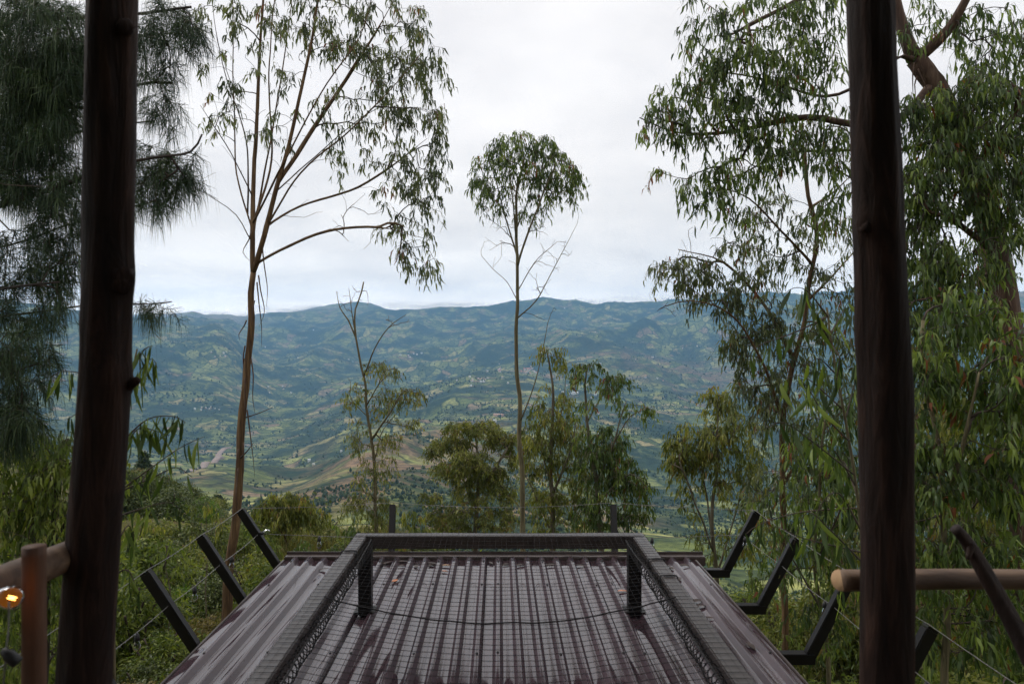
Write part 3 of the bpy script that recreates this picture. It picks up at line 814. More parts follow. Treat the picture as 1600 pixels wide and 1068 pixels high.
# slanted railing posts along both sides and at the far edge
POSTS = {}
def build_posts():
    ys = (6.62, 5.73, 4.84, 3.95, 3.06)
    order = ('at the far corner of the roof', 'second from the far corner', 'third from the far corner', 'fourth from the far corner', 'nearest the viewer')
    for side, nm in ((-1, 'left'), (1, 'right')):
        for k, y in enumerate(ys):
            if k == 4: continue
            xe = XL if side < 0 else XR
            xo = -2.12 if side < 0 else 2.2
            xt = -2.5 if side < 0 else 2.49
            zt = 0.49 if side < 0 else 0.47
            lab = f'slanted black steel post on the {nm} roof edge, {order[k]}'
            e = thing('railing_post', lab, 'railing post', (xo, y, -0.06), 'slanted steel railing posts round the roof')
            bm_obj('arm', beam((xe - side * 0.25, y, -0.105), (xo + side * 0.028, y, -0.105), 0.075, 0.075, bev=0.005), M['steel'], e)
            bm_obj('upright', beam((xo, y, -0.085), (xt, y, zt), 0.075, 0.06, (0, 1, 0), 0.005), M['steel'], e)
            bm_obj('end_cap', beam((xt + side * .001, y, zt), (xt + side * 0.009, y, zt + 0.012), 0.068, 0.054, (0, 1, 0), 0.002), M['steel'], e)
            for dx in (0.03, 0.1):
                bm = bmesh.new(); bmesh.ops.create_cone(bm, segments=6, radius1=0.012, radius2=0.011, depth=0.014, cap_ends=True)
                bmesh.ops.rotate(bm, cent=(0, 0, 0), matrix=Matrix.Rotation(math.radians(90), 3, 'X'), verts=bm.verts)
                bmesh.ops.translate(bm, vec=(xe + side * dx, y - 0.044, -0.105), verts=bm.verts); bm_obj('bolt', bm, M['trim'], e)
            POSTS[(side, k)] = (np.array([xo, y, -0.085]), np.array([xt, y, zt]))
    for k, (x0, x1, nm) in enumerate(((-1.08, -1.11, 'left'), (1.16, 1.19, 'right'))):
        e = thing('railing_post', f'short dark post leaning out behind the far frame rail, the {nm} of two', 'railing post', (x0, 6.82, -0.1), 'slanted steel railing posts round the roof')
        bm_obj('upright', beam((x0, 6.83, -0.1), (x1, 7.12, 0.43), 0.075, 0.06, (1, 0, 0), 0.005), M['steel'], e)
        bm_obj('arm', beam((x0, 6.4, -0.105), (x0, 6.79, -0.105), 0.07, 0.07, bev=0.005), M['steel'], e)
        POSTS[(0, k)] = (np.array([x0, 6.83, -0.1]), np.array([x1, 7.12, 0.43]))
build_posts()

def build_wires():
    lines = {}
    for nm, f, rad in (('upper', 0.985, 0.0032), ('lower', 0.56, 0.0034)):
        pts = [POSTS[(-1, k)] for k in (3, 2, 1, 0)] + [POSTS[(0, 0)], POSTS[(0, 1)]] + [POSTS[(1, k)] for k in (0, 1, 2, 3)]
        if nm == 'lower': pts = [p for i, p in enumerate(pts) if i not in (4, 5)]
        K = [a + (b_ - a) * f + np.array([0, 0, 0.036]) for a, b_ in pts]
        K = [K[0] + (K[0] - K[1]) * 1.6] + K + [K[-1] + (K[-1] - K[-2]) * 1.6]
        P = []
        for a, b_ in zip(K[:-1], K[1:]):
            t = np.linspace(0, 1, 16, endpoint=False)[:, None]
            q = a + (b_ - a) * t; q[:, 2] -= (0.05 if np.linalg.norm(b_ - a) > 2 else 0.012) * 4 * (t * (1 - t))[:, 0]
            P.append(q)
        P.append(K[-1][None])
        P = np.concatenate(P); lines[nm] = P
        e = thing('wire_rope', f'{nm} steel wire strung between the slanted railing posts', 'wire', P[len(P) // 2])
        g = Geo(); tube(g, P, rad * .8, 5); g.build('strand', M['wire'], e, True)
        # rain drops hanging under it
        g = Geo(); oct_ = np.array([[1, 0, 0], [0, 1, 0], [-1, 0, 0], [0, -1, 0], [0, 0, 1.3], [0, 0, -1]])
        Fc = [(0, 1, 4), (1, 2, 4), (2, 3, 4), (3, 0, 4), (1, 0, 5), (2, 1, 5), (3, 2, 5), (0, 3, 5)]
        L = np.concatenate([[0], np.cumsum(np.linalg.norm(np.diff(P, axis=0), axis=1))])
        for s in np.arange(1.4, L[-1] - 1.4, 0.055):
            s += random.uniform(-.02, .02)
            if random.random() < 0.3: continue
            p = np.array([np.interp(s, L, P[:, c]) for c in range(3)])
            g.add(p + oct_ * random.uniform(0.0022, 0.004) - [0, 0, rad + 0.0025], None, Fc)
        c = g.build('rain_drops', M['drop'], e, True); c['kind'] = 'stuff'
    return lines
def dropmat():
    m, n, l, b, o = mat('water_drop')
    b.inputs['Base Color'].default_value = (0.7, 0.72, 0.75, 1); b.inputs['Roughness'].default_value = 0.05
    b.inputs['IOR'].default_value = 1.33
    tr = n.new('ShaderNodeBsdfTransparent'); ms = n.new('ShaderNodeMixShader'); ms.inputs[0].default_value = 0.5
    l.new(b.outputs[0], ms.inputs[1]); l.new(tr.outputs[0], ms.inputs[2]); l.new(ms.outputs[0], o.inputs[0])
    return m
M['drop'] = dropmat()
WIRES = build_wires()

def bulbglass(name, tint=(0.9, 0.92, 0.95), keep=0.8):
    m, n, l, b, o = mat(name)
    gl = n.new('ShaderNodeBsdfGlossy'); gl.inputs['Roughness'].default_value = 0.03
    tr = n.new('ShaderNodeBsdfTransparent'); tr.inputs[0].default_value = (*tint, 1)
    lw = n.new('ShaderNodeLayerWeight'); lw.inputs['Blend'].default_value = 0.25
    ms = n.new('ShaderNodeMixShader')
    l.new(lw.outputs['Fresnel'], ms.inputs[0]); l.new(tr.outputs[0], ms.inputs[1]); l.new(gl.outputs[0], ms.inputs[2])
    l.new(ms.outputs[0], o.inputs[0])
    return m
M['glass'] = bulbglass('bulb_glass')
M['glass_warm'] = bulbglass('bulb_glass_amber', (1.0, 0.8, 0.5))

def lathe(prof, seg=14, axis=(0, 0, -1), org=(0, 0, 0)):
    g = Geo(); k = len(prof)
    a = np.arange(seg) / seg * 2 * np.pi
    ax = norm(np.array(axis, float)); r0 = np.array([1.0, 0, 0]) if abs(ax[0]) < .8 else np.array([0, 1.0, 0])
    u = norm(np.cross(ax, r0)); v = np.cross(ax, u)
    V = np.array([[np.array(org) + ax * h + r * (math.cos(q) * u + math.sin(q) * v) for q in a] for r, h in prof]).reshape(-1, 3)
    Q = [(i * seg + j, i * seg + (j + 1) % seg, (i + 1) * seg + (j + 1) % seg, (i + 1) * seg + j) for i in range(k - 1) for j in range(seg)]
    g.add(V, Q)
    return g
BULB = [(0.001, 0.118), (0.012, 0.114), (0.021, 0.103), (0.025, 0.088), (0.022, 0.07), (0.015, 0.056), (0.012, 0.045)]
SOCK = [(0.001, 0.0), (0.01, 0.001), (0.012, 0.012), (0.016, 0.016), (0.018, 0.046), (0.015, 0.048), (0.001, 0.048)]
def build_bulbs():
    P = WIRES['lower']
    spots = [(-2.41, 6.6, .5, 'resting against the left far corner post'), (-1.86, 6.66, .03, 'hanging left of the frame corner'), (-2.36, 5.95, .03, 'hanging behind the left second post'),
             (-2.36, 5.25, .03, 'hanging between the left second and third posts'), (-2.37, 4.4, .03, 'hanging just beyond the left third post'), (2.33, 6.55, .03, 'hanging at the right far corner post'),
             (2.38, 5.72, .5, 'fixed on the right second post'), (2.36, 4.95, .03, 'hanging behind the right third post'), (1.55, 6.66, .03, 'hanging right of the frame corner'),
             (2.37, 3.75, .03, 'hanging beyond the right trunk')]
    for x, y, dz, where in spots:
        k = np.argmin(((P[:, :2] - [x, y]) ** 2).sum(1)); p = P[k] - [0, 0, 0.004]
        ax = (0, 0, -1) if dz < .1 else (0.9 if x < 0 else -0.3, -0.1, 0.25 if x < 0 else -0.8)
        e = thing('string_light', 'unlit clear festoon bulb in a black socket ' + where, 'string light', p, 'unlit bulbs along the lower wire')
        lathe(SOCK, 12, ax, p).build('socket', M['rubber'], e, True)
        lathe(BULB, 14, ax, p).build('bulb', M['glass'], e, True)
build_bulbs()

# things lying on the roof
def build_litter():
    g = Geo()
    a = np.linspace(0, 1, 7); w = np.sin(np.pi * a) ** 0.8 * 0.2
    top = np.stack([a - .5, w, 0.1 * np.sin(a * 3) + 0.05], -1); mid = np.stack([a - .5, 0 * w, 0.1 * np.sin(a * 3)], -1); bot = np.stack([a - .5, -w, 0.1 * np.sin(a * 3) + 0.06], -1)
    V = np.concatenate([top, mid, bot]); i = np.arange(6)
    g.add(V, np.concatenate([np.stack([i, i + 7, i + 8, i + 1], -1), np.stack([i + 7, i + 14, i + 15, i + 8], -1)]))
    mo = g.mesh('fallen_leaf', plain('dead_leaf_orange', (0.5, 0.2, 0.1), 0.6, 0, 0.3, 4, 0)); md = g.mesh('fallen_leaf', plain('dead_leaf_dark', (0.035, 0.02, 0.014), 0.5, 0, 0.3, 4, 0))
    mt = g.mesh('fallen_leaf', plain('dead_leaf_tan', (0.42, 0.27, 0.17), 0.6, 0, 0.3, 4, 0))
    sp = [(617, 908, mo, 0.09, 'orange fallen leaf on the left of the roof behind the net'), (695, 884, mt, 0.1, 'pale tan fallen leaf near the far gutter, left of the middle'), (692, 893, mo, 0.07, 'small orange fallen leaf below a tan one near the far gutter'),
          (971, 924, mo, 0.09, 'orange fallen leaf beside the right frame post')]
    dk = [(627, 878), (632, 884), (648, 885), (673, 881), (676, 883), (610, 880), (765, 880), (787, 882), (812, 883), (862, 883), (905, 884), (1053, 884), (1060, 888), (1078, 884), (1103, 948), (1122, 966), (1080, 905), (1106, 940), (1170, 1010), (508, 890)]
    for px, py, me, s, lab in sp + [(x, y, md, random.uniform(.07, .13), None) for x, y in dk]:
        d = (EYE - 0.005) * F / (py - CY)
        o = bpy.data.objects.new('fallen_leaf', me); COL.objects.link(o)
        x = (px - CX) * d / F
        # leaves lie in the troughs
        q = (x - XL) / 0.1412; x = XL + (math.floor(q) * 0.1412) + 0.033
        o.location = (x, d, 0.009); o.scale = (s, s, s * .6); o.rotation_euler = (0.1, 0, random.uniform(0, 6.28))
        tag(o, lab or ('dark wet fallen leaf against the far gutter of the roof, under the net' if py < 900 and px < 1000 else 'dark wet fallen leaf on the roof strip right of the steel frame' if px > 1000 else 'dark wet fallen leaf on the roof strip left of the steel frame'), 'leaf', 'fallen leaves on the roof')
    # black scraps of net
build_litter()

# ------------------------------------------------------------------ the porch the viewer stands under: posts, rails, lamp
M['log'] = bark('log_bark', (0.007, 0.0034, 0.0024), (0.019, 0.009, 0.0062), (0.062, 0.031, 0.021), (20, 20, 2.6), 0.8, 1.0)
[n_ for n_ in M['log'].node_tree.nodes if n_.type == 'BSDF_PRINCIPLED'][0].inputs['Specular IOR Level'].default_value = 0.24
M['log_red'] = bark('log_peeled', (0.03, 0.013, 0.007), (0.075, 0.033, 0.016), (0.14, 0.066, 0.034), (12, 12, 1.2), 0.7, 0.4)
M['log_pale'] = bark('log_pale', (0.05, 0.028, 0.018), (0.14, 0.085, 0.053), (0.27, 0.175, 0.11), (2.0, 12, 12), 0.65, 0.4)
M['log_end'] = bark('log_end', (0.42, 0.25, 0.13), (0.55, 0.35, 0.19), (0.66, 0.45, 0.27), (6, 6, 6), 0.75, 0.1)

def log(geo, P, R, sides=28, lump=0.012, knots=()):
    P = catmull(P, 0.03)
    R = np.interp(np.linspace(0, 1, len(P)), np.linspace(0, 1, len(R)), R)
    P = P + np.stack([0.006 * vnoise(P[:, 2] * 2.1 + 3, P[:, 1] * 2.1), 0.006 * vnoise(P[:, 2] * 1.7 + 9, P[:, 0]), 0 * P[:, 0]], -1)
    g = Geo(); tube(g, P, R, sides, cap=True)
    V = g.V[0]; k = len(P)
    ring = np.repeat(np.arange(k), sides); ang = np.tile(np.arange(sides) / sides * 2 * np.pi, k)
    c = P[ring]; dv = V[:k * sides] - c
    f = 1 + lump * 5 * vnoise(np.cos(ang) * 1.6 + ring * 0.045 + 7, np.sin(ang) * 1.6 + ring * 0.02) + lump * 3 * vnoise(np.cos(ang) * 5 + 20, np.sin(ang) * 5 + ring * 0.07)
    for (kp, kr, kh) in knots:
        dd = np.linalg.norm(V[:k * sides] - np.array(kp), axis=1)
        f = f + kh * np.exp(-(dd / kr) ** 2)
    V[:k * sides] = c + dv * f[:, None]
    geo.add(V, g.Q[0], g.T[0])

def stub(parent, base, direction, r0, length, m):
    g = Geo(); dvec = norm(np.array(direction, float)); base = np.array(base)
    prof = [(r0 * 1.35, -0.02), (r0 * 1.1, length * .25), (r0 * .95, length * .6), (r0 * .8, length * .9), (r0 * .45, length)]
    a = np.arange(12) / 12 * 2 * np.pi; u = norm(np.cross(dvec, [0.2, 1, 0.1])); v = np.cross(dvec, u)
    for_ = np.array([base + dvec * h + r * (1 + .12 * rng.standard_normal(12))[:, None] * (np.cos(a)[:, None] * u + np.sin(a)[:, None] * v) for r, h in prof]).reshape(-1, 3)
    for_ = np.concatenate([for_, [base + dvec * (length + .002)]])
    Q = [(i * 12 + j, i * 12 + (j + 1) % 12, (i + 1) * 12 + (j + 1) % 12, (i + 1) * 12 + j) for i in range(4) for j in range(12)]
    T = [(48 + j, 48 + (j + 1) % 12, 60) for j in range(12)]
    g.add(for_, Q, T); g.build('branch_stub', m, parent, True)

def build_porch():
    d = 2.4
    for nm, pts, rad, knots, lab in (
        ('left', [(186, -260), (176, 0), (172, 240), (168, 440), (160, 640), (146, 840), (133, 1068), (122, 1300), (110, 1640)], (34, 36, 36, 38, 39, 40, 41.5, 42, 44), [(at(204, 432, d - .04), .06, .26), (at(203, 410, d - .04), .04, .1), (at(200, 40, d - .05), .06, .12), (at(200, 590, d), .05, .1), (at(130, 505, d), .07, .08)], 'thick dark log post on the left with two knots facing the valley'),
        ('right', [(1352, -260), (1358, 0), (1366, 200), (1376, 400), (1382, 600), (1385, 800), (1387, 1068), (1390, 1300), (1392, 1640)], (33, 34, 36.5, 38, 38, 39, 41, 42, 43), [(at(1342, 350, d - .04), .05, .17), (at(1345, 520, d), .09, .06), (at(1400, 620, d), .1, .05)], 'thick dark log post on the right with a knot on its inner side')):
        b = at(*pts[-1], d)
        e = thing('log_post', lab, 'log post', (b[0], b[1], height(b[0], b[1])), 'two log posts of the porch')
        P = [at(x, y, d) for x, y in pts]; R = [r * d / F for r in rad]
        P[-1][2] = min(P[-1][2], height(b[0], b[1]) - 0.3)
        g = Geo(); log(g, np.array(P)[::-1], R[::-1], 40, 0.02, knots)
        g.build('trunk', M['log'], e, True)
        if nm == 'left':
            stub(e, at(193, 432, d - 0.05), (0.75, -0.75, -0.1), 0.03, 0.006, M['log'])
            stub(e, at(191, 446, d - 0.05), (0.75, -0.75, -0.2), 0.028, 0.006, M['log'])
            stub(e, at(191, 592, d + .02), (0.95, -0.2, 0.1), 0.03, 0.036, M['log'])
            stub(e, at(200, 602, d + .01), (0.9, -0.2, 0.45), 0.016, 0.05, M['log'])
            stub(e, at(196, 42, d - 0.055), (0.6, -0.8, 0), 0.025, 0.008, M['log'])
        else:
            stub(e, at(1350, 352, d - 0.04), (-0.9, -0.4, 0.35), 0.022, 0.008, M['log'])
    # left rail, its small post, right rail, leaning stick, stub
    e = thing('log_rail', 'round log handrail running from the left edge behind the small orange lit post', 'handrail', at(50, 890, 2.2), 'log handrails of the porch')
    g = Geo(); log(g, [at(150, 852, 2.5), at(100, 870, 2.36), at(0, 912, 2.12), at(-180, 990, 1.8)], (0.05, .052, .058, .062), 24); g.build('trunk', M['log_pale'], e, True)
    e = thing('rail_post', 'short upright log post lit orange by the glowing bulb', 'post', at(52, 1300, 2.05))
    g = Geo(); log(g, [at(54, 1700, 2.05), at(52, 1060, 2.05), at(51, 956, 2.05), at(51, 853, 2.05)], (.034, .034, .033, .0315), 24); g.build('trunk', M['log_red'], e, True)
    e = thing('log_rail', 'pale peeled log handrail with a sawn end sticking out left of the right post', 'handrail', at(1320, 905, 2.52), 'log handrails of the porch')
    g = Geo(); log(g, [at(1313, 906, 2.50), at(1400, 905, 2.52), at(1500, 904, 2.54), at(1620, 905, 2.54), at(1900, 908, 2.5)], (.0385, .0375, .037, .038, .04), 28); g.build('trunk', M['log_pale'], e, True)
    g = Geo(); a0, a1 = at(1313, 906, 2.50), at(1312.2, 906, 2.499)
    tube(g, [a0, a1 + (a1 - a0) * .6], [.038, .037], 28); g.build('sawn_end', M['log_end'], e)
    e = thing('leaning_stick', 'dark rough branch with a chopped head leaning in front of the right handrail', 'stick', at(1600, 1020, 2.3))
    g = Geo(); log(g, [at(1492, 824, 2.42), at(1512, 848, 2.42), at(1545, 905, 2.4), at(1590, 985, 2.36), at(1640, 1090, 2.3), at(1700, 1250, 2.25)], (.018, .027, .03, .031, .033, .033), 20, 0.03); g.build('stem', M['bark_red_d'], e, True)
    stub(e, at(1516, 858, 2.4), (-0.35, -0.2, -0.9), 0.009, 0.035, M['bark_red_d'])
    # porch behind and over the viewer
    p = thing('porch', 'timber porch with a low roof above and behind the viewer', 'porch', (0, 0, 0.4))
    for k in range(22):
        x = -2.9 + k * 0.27
        bm_obj('deck_board', beam((x, -2.4, 0.47), (x, 2.28, 0.47), 0.262, 0.035, bev=0.003), M['board'], p)
    for k in range(12):
        y = -2.9 + k * 0.44
        bm_obj('roof_board', beam((-3.3, y, 3.62 - 0.0 * y), (3.3, y, 3.62), 0.43, 0.03, bev=0.003), M['board'], p)
    bm_obj('eave_beam', beam((-3.2, 2.15, 3.5), (3.2, 2.15, 3.5), 0.12, 0.16, bev=0.01), M['board'], p)
    for k in range(13):
        z = 0.64 + k * 0.235
        bm_obj('wall_board', beam((-3.0, -2.5, z), (3.0, -2.5, z), 0.04, 0.23, bev=0.004), M['board'], p)
    for sx in (-2.85, 2.85):
        for y in (-2.3, 2.1):
            g = Geo(); log(g, [(sx, y, height(sx, y) - .2), (sx, y, 1.5), (sx, y, 3.58)], (.08, .08, .075), 16); g.build('corner_post', M['log'], p, True)
M['bark_red_d'] = bark('stick_bark', (0.01, 0.005, 0.004), (0.024, 0.011, 0.008), (0.05, 0.024, 0.016), (14, 14, 4), 0.75, 0.8)
build_porch()

def glow_globe():
    m, n, l, b, o = mat('amber_globe')
    tr = n.new('ShaderNodeBsdfTransparent'); tr.inputs[0].default_value = (1, .72, .4, 1)
    e = n.new('ShaderNodeEmission'); e.inputs[0].default_value = (1, .33, .05, 1); e.inputs[1].default_value = .12
    gl = n.new('ShaderNodeBsdfGlossy'); gl.inputs['Roughness'].default_value = .05
    lw = n.new('ShaderNodeLayerWeight'); lw.inputs['Blend'].default_value = .12
    m1 = n.new('ShaderNodeMixShader'); m1.inputs[0].default_value = .55; m2 = n.new('ShaderNodeMixShader')
    l.new(tr.outputs[0], m1.inputs[1]); l.new(e.outputs[0], m1.inputs[2])
    l.new(lw.outputs['Fresnel'], m2.inputs[0]); l.new(m1.outputs[0], m2.inputs[1]); l.new(gl.outputs[0], m2.inputs[2])
    l.new(m2.outputs[0], o.inputs[0]); return m
def emit(name, col, s):
    m = bpy.data.materials.new(name); m.use_nodes = True; n = m.node_tree.nodes; n.clear()
    o = n.new('ShaderNodeOutputMaterial'); e = n.new('ShaderNodeEmission'); e.inputs[0].default_value = (*col, 1); e.inputs[1].default_value = s
    m.node_tree.links.new(e.outputs[0], o.inputs[0]); return m
def build_lamp():
    p = at(16, 933, 1.93)
    e = thing('light_bulb', 'glowing amber filament bulb hanging before the left handrail', 'light bulb', p)
    ax = norm(np.array([1.0, -0.15, -0.12]))
    o = p - ax * 0.085
    lathe([(0.001, 0.118), (0.016, 0.115), (0.027, 0.104), (0.032, 0.088), (0.029, 0.07), (0.02, 0.052), (0.013, 0.04)], 18, ax, o).build('globe', glow_globe(), e, True)
    lathe(SOCK, 14, ax, o).build('socket', M['rubber'], e, True)
    g = Geo()
    t = np.linspace(0, 1, 60)
    u = norm(np.cross(ax, [0, 0, 1.0])); v = np.cross(ax, u)
    P = o + ax * (0.09 + 0.012 * np.cos(t * 18))[:, None] + u * (0.004 * np.sin(t * 6.28))[:, None] + v * (0.004 * np.cos(t * 6.28))[:, None]
    tube(g, P, 0.0011, 6); g.build('filament', emit('filament_glow', (1.0, 0.55, 0.2), 14.0), e)
    L = bpy.data.lights.new('bulb_light', 'POINT'); L.energy = 0.12; L.color = (1.0, 0.42, 0.12); L.shadow_soft_size = 0.012
    lo = bpy.data.objects.new('bulb_light', L); COL.objects.link(lo); lo.parent = e; lo.location = Vector(o + ax * 0.085) - e.location
    g = Geo(); tube(g, catmull([o + [0, 0, 0], o - ax * .05 + [0, 0, .01], at(-60, 900, 1.8), at(-200, 860, 1.7)], .02), 0.004, 6); g.build('flex', M['rubber'], e, True)
    # second, unlit, and its thin cord at the bottom left
    p = at(17, 1026, 1.75)
    e = thing('light_bulb', 'unlit dark bulb socket out of focus at the bottom left corner', 'light bulb', p)
    ax = norm(np.array([0.7, 0.1, -0.7])); o = p - ax * 0.03
    lathe([(0.001, 0.0), (0.009, 0.002), (0.012, 0.014), (0.015, 0.022), (0.015, 0.05), (0.012, 0.054), (0.001, 0.054)], 14, ax, o).build('socket', M['rubber'], e, True)
    g = Geo(); tube(g, catmull([at(14, 940, 1.78), at(13, 980, 1.77), at(10, 1010, 1.755), at(4, 1080, 1.75), at(-5, 1200, 1.75)], .02), 0.0022, 5); g.build('cord', M['wire'], e, True)
build_lamp()

# ------------------------------------------------------------------ trees
def leaves(geo, P, D, L, W, tint, droop=0.75, fine=True, mi=0):
    """sickle shaped hanging leaves: P base points, D start directions, L lengths, W widths"""
    n = len(P)
    down = np.array([0, 0, -1.0])
    d0 = norm(D * (1 - droop * .55) + down * droop * .55)
    d1 = norm(D * (1 - droop) * .8 + down * droop + 0.12 * rng.standard_normal((n, 3)))
    s = norm(np.cross(d1, rng.standard_normal((n, 3))))
    d2 = norm(d1 + s * rng.uniform(-.45, .45, (n, 1)))
    L = L[:, None]; W = W[:, None]
    nrm = np.cross(s, d1)
    if fine:
        m1 = P + d0 * L * .32; m2 = m1 + d1 * L * .34; t = m2 + d2 * L * .36
        f = nrm * W * .12
        V = np.stack([P, m1 - s * W * .5 + f, m1 + s * W * .5 + f, m2 - s * W * .4 + f, m2 + s * W * .4 + f, t], 1)
        b = np.arange(n)[:, None] * 6
        Q = b + np.array([[1, 2, 4, 3]])
        T = np.concatenate([b + np.array([[0, 2, 1]]), b + np.array([[3, 4, 5]])])
        geo.add(V.reshape(-1, 3), Q, T, np.repeat(tint, 6), mi)
    else:
        m1 = P + d0 * L * .45; t = m1 + d1 * L * .55
        V = np.stack([P, m1 + s * W * .5, t, m1 - s * W * .5], 1)
        b = np.arange(n)[:, None] * 4
        geo.add(V.reshape(-1, 3), b + np.array([[0, 1, 2, 3]]), None, np.repeat(tint, 4), mi)

def needles(geo, P, D, L, W, tint):
    n = len(P)
    down = np.array([0, 0, -1.0])
    d0 = norm(D * .62 + down * .42); d1 = norm(D * .16 + down * .9 + .06 * rng.standard_normal((n, 3)))
    s = norm(np.cross(d0, rng.standard_normal((n, 3)))) * W[:, None] * .5
    L = L[:, None]
    m = P + d0 * L * .42; t = m + d1 * L * .58
    V = np.stack([P - s, P + s, m - s * .9, m + s * .9, t], 1)
    b = np.arange(n)[:, None] * 5
    geo.add(V.reshape(-1, 3), b + np.array([[0, 1, 3, 2]]), b + np.array([[2, 3, 4]]), np.repeat(tint, 5))

class Skel:
    def __init__(s):
        s.pos = np.zeros((30000, 3)); s.dir = np.zeros((30000, 3)); s.par = np.zeros(30000, int) - 1
        s.own = np.zeros(30000, int); s.cnt = np.zeros(30000); s.fix = np.zeros(30000); s.n = 0; s.chains = []
    def path(s, P, parent, own, R=None):
        ids = [parent] if parent >= 0 else []
        prev = parent
        for k, p in enumerate(P):
            i = s.n; s.n += 1
            s.pos[i] = p; s.par[i] = prev; s.own[i] = own
            q = s.pos[prev] if prev >= 0 else (P[0] - (P[1] - P[0]))
            s.dir[i] = (p - q) / (np.linalg.norm(p - q) + 1e-9)
            if R is not None: s.fix[i] = R[k]
            ids.append(i); prev = i
        s.chains.append((ids, own, parent >= 0))
        return ids

def tree(name, label, cat, d, trunk, r0, r1, limbs=(), blobs=(), leaf=(15, 3, 22), lmat='leaf_a', tmat='bark_tan', wmat='twig', group=None,
         step=0.16, R=0.16, rt=0.0035, zdep=0.8, sides=10, droop=0.75, kind='leaf', parts=14, upbias=0.35, bare=0, fine=True, tlift=0.0, twl=1.0, weep=.8, dens=1.0):
    """trunk, limbs: photo lines (px, py, depth offset); blobs: (px, py, rx, ry, clusters[, depth offset]) the crown should fill"""
    sk = Skel()
    P = [at(x, y, d + dz) for x, y, dz in trunk]
    b = P[0]
    zg = height(b[0], b[1])
    if b[2] > zg + .3:
        P = [np.array([b[0], b[1], zg - 0.15])] + P
    elif b[2] > zg - .1: P[0][2] = zg - .15
    P = catmull(P, step)
    w = 0.012 * (P[:, 2:3] - P[0, 2]) ** .5
    P[:, 0:1] += w * vnoise(P[:, 2:3] * 1.3 + d, P[:, 2:3] * 0) * 3; 
    rad = r0 + (r1 - r0) * (np.linspace(0, 1, len(P)) ** 0.8)
    rad = rad * (1 + .5 * np.exp(-np.linspace(0, len(P) * step, len(P)) / .25))
    root = thing(name, label, cat, (P[0][0], P[0][1], zg), group)
    tr = sk.path(P, -1, 0, rad)
    own = 0
    for pts, rl in limbs:
        own += 1
        Q = [at(x, y, d + dz) for x, y, dz in pts]
        i = int(np.argmin(((sk.pos[:sk.n] - Q[0]) ** 2).sum(1)))
        Q[0] = sk.pos[i]
        Q = catmull(Q, step)[1:]
        Q = Q + 0.03 * np.stack([vnoise(Q[:, 2] * 2.2 + own, Q[:, 0] * 2.2), vnoise(Q[:, 2] * 2 + own * 3, Q[:, 1] * 2), vnoise(Q[:, 0] * 2.2 + own * 7, Q[:, 1])], -1)
        sk.path(Q, i, own, np.linspace(rl, max(rl * .28, rt * 1.2), len(Q)))
    n_fixed = sk.n
    # crown targets
    C = []; bare_t = []
    for bl in blobs:
        px, py, rx, ry, n = bl[:5]; n = max(2, int(n * (1 if len(bl) > 6 else dens))); dz = bl[5] if len(bl) > 5 else 0
        a = rng.uniform(0, 2 * np.pi, n); r = rng.uniform(0.02, 1, n) ** .5
        zr = zdep * 0.5 * (rx + ry) * d / F
        for k in range(n):
            C.append(at(px + rx * r[k] * math.cos(a[k]), py + ry * r[k] * math.sin(a[k]), d + dz + float(np.clip(rng.standard_normal() * .55, -1.1, 1.1)) * zr))
            bare_t.append(len(bl) > 6 and bl[6])
    C = np.array(C) if C else np.zeros((0, 3)); bare_t = np.array(bare_t, bool)
    tips = []
    if len(C):
        d2 = ((C[:, None, :] - sk.pos[None, :sk.n:2, :]) ** 2).sum(-1).min(1)
        for ci in np.argsort(d2):
            c = C[ci]
            pos = sk.pos[:sk.n]
            dv = c - pos
            dist = np.sqrt((dv ** 2).sum(1)) + 1e-6
            al = (dv * sk.dir[:sk.n]).sum(1) / dist
            cost = dist * (1.55 - .55 * al) + np.where(dv[:, 2] < -.1, .3 * -dv[:, 2], 0)
            cost[n_fixed:] *= 1.12
            cost[:max(2, int(len(P) * .12))] += 3
            i = int(np.argmin(cost))
            a = pos[i]; L = dist[i]; fw = max(0.0, float(al[i]))
            if L < .05: continue
            ctrl = a + sk.dir[i] * L * .32 * fw + (c - a) * (.5 - .25 * fw) + np.array([0, 0, upbias * L * .25]) + rng.standard_normal(3) * L * .04
            m = max(5 if bare_t[ci] else 3, int(L / step))
            t = np.linspace(0, 1, m + 1)[1:, None]
            Q = (1 - t) ** 2 * a + 2 * t * (1 - t) * ctrl + t * t * c
            if m > 2: Q[:-1] += rng.standard_normal((m - 1, 3)) * min(.02, L * .02)
            if i < len(P) and (sk.own[i] == 0):
                own += 1; o_ = own
            else: o_ = sk.own[i]
            ids = sk.path(Q, i, o_)
            tips.append((ids[-1], bool(bare_t[ci])))
    # radii from the number of tips carried
    for i, _ in tips:
        while i >= 0:
            sk.cnt[i] += 1; i = sk.par[i]
    rr = np.where(sk.fix[:sk.n] > 0, sk.fix[:sk.n], rt * np.maximum(sk.cnt[:sk.n], 1) ** .5)
    for i in range(1, sk.n):
        if sk.fix[i] > 0 and sk.own[i] > 0: rr[i] = max(rr[i], rt * .85 * sk.cnt[i] ** .5)
    for i in range(n_fixed, sk.n): rr[i] = max(rt * .7, min(rr[i], rr[sk.par[i]] * .96))
    # which owners become branches of their own
    tot = np.zeros(own + 1)
    for ids, o_, _ in sk.chains: tot[o_] += len(ids)
    tot[0] = 0
    big = set(np.argsort(-tot)[:parts].tolist()) if own else set()
    geos = {0: Geo()}
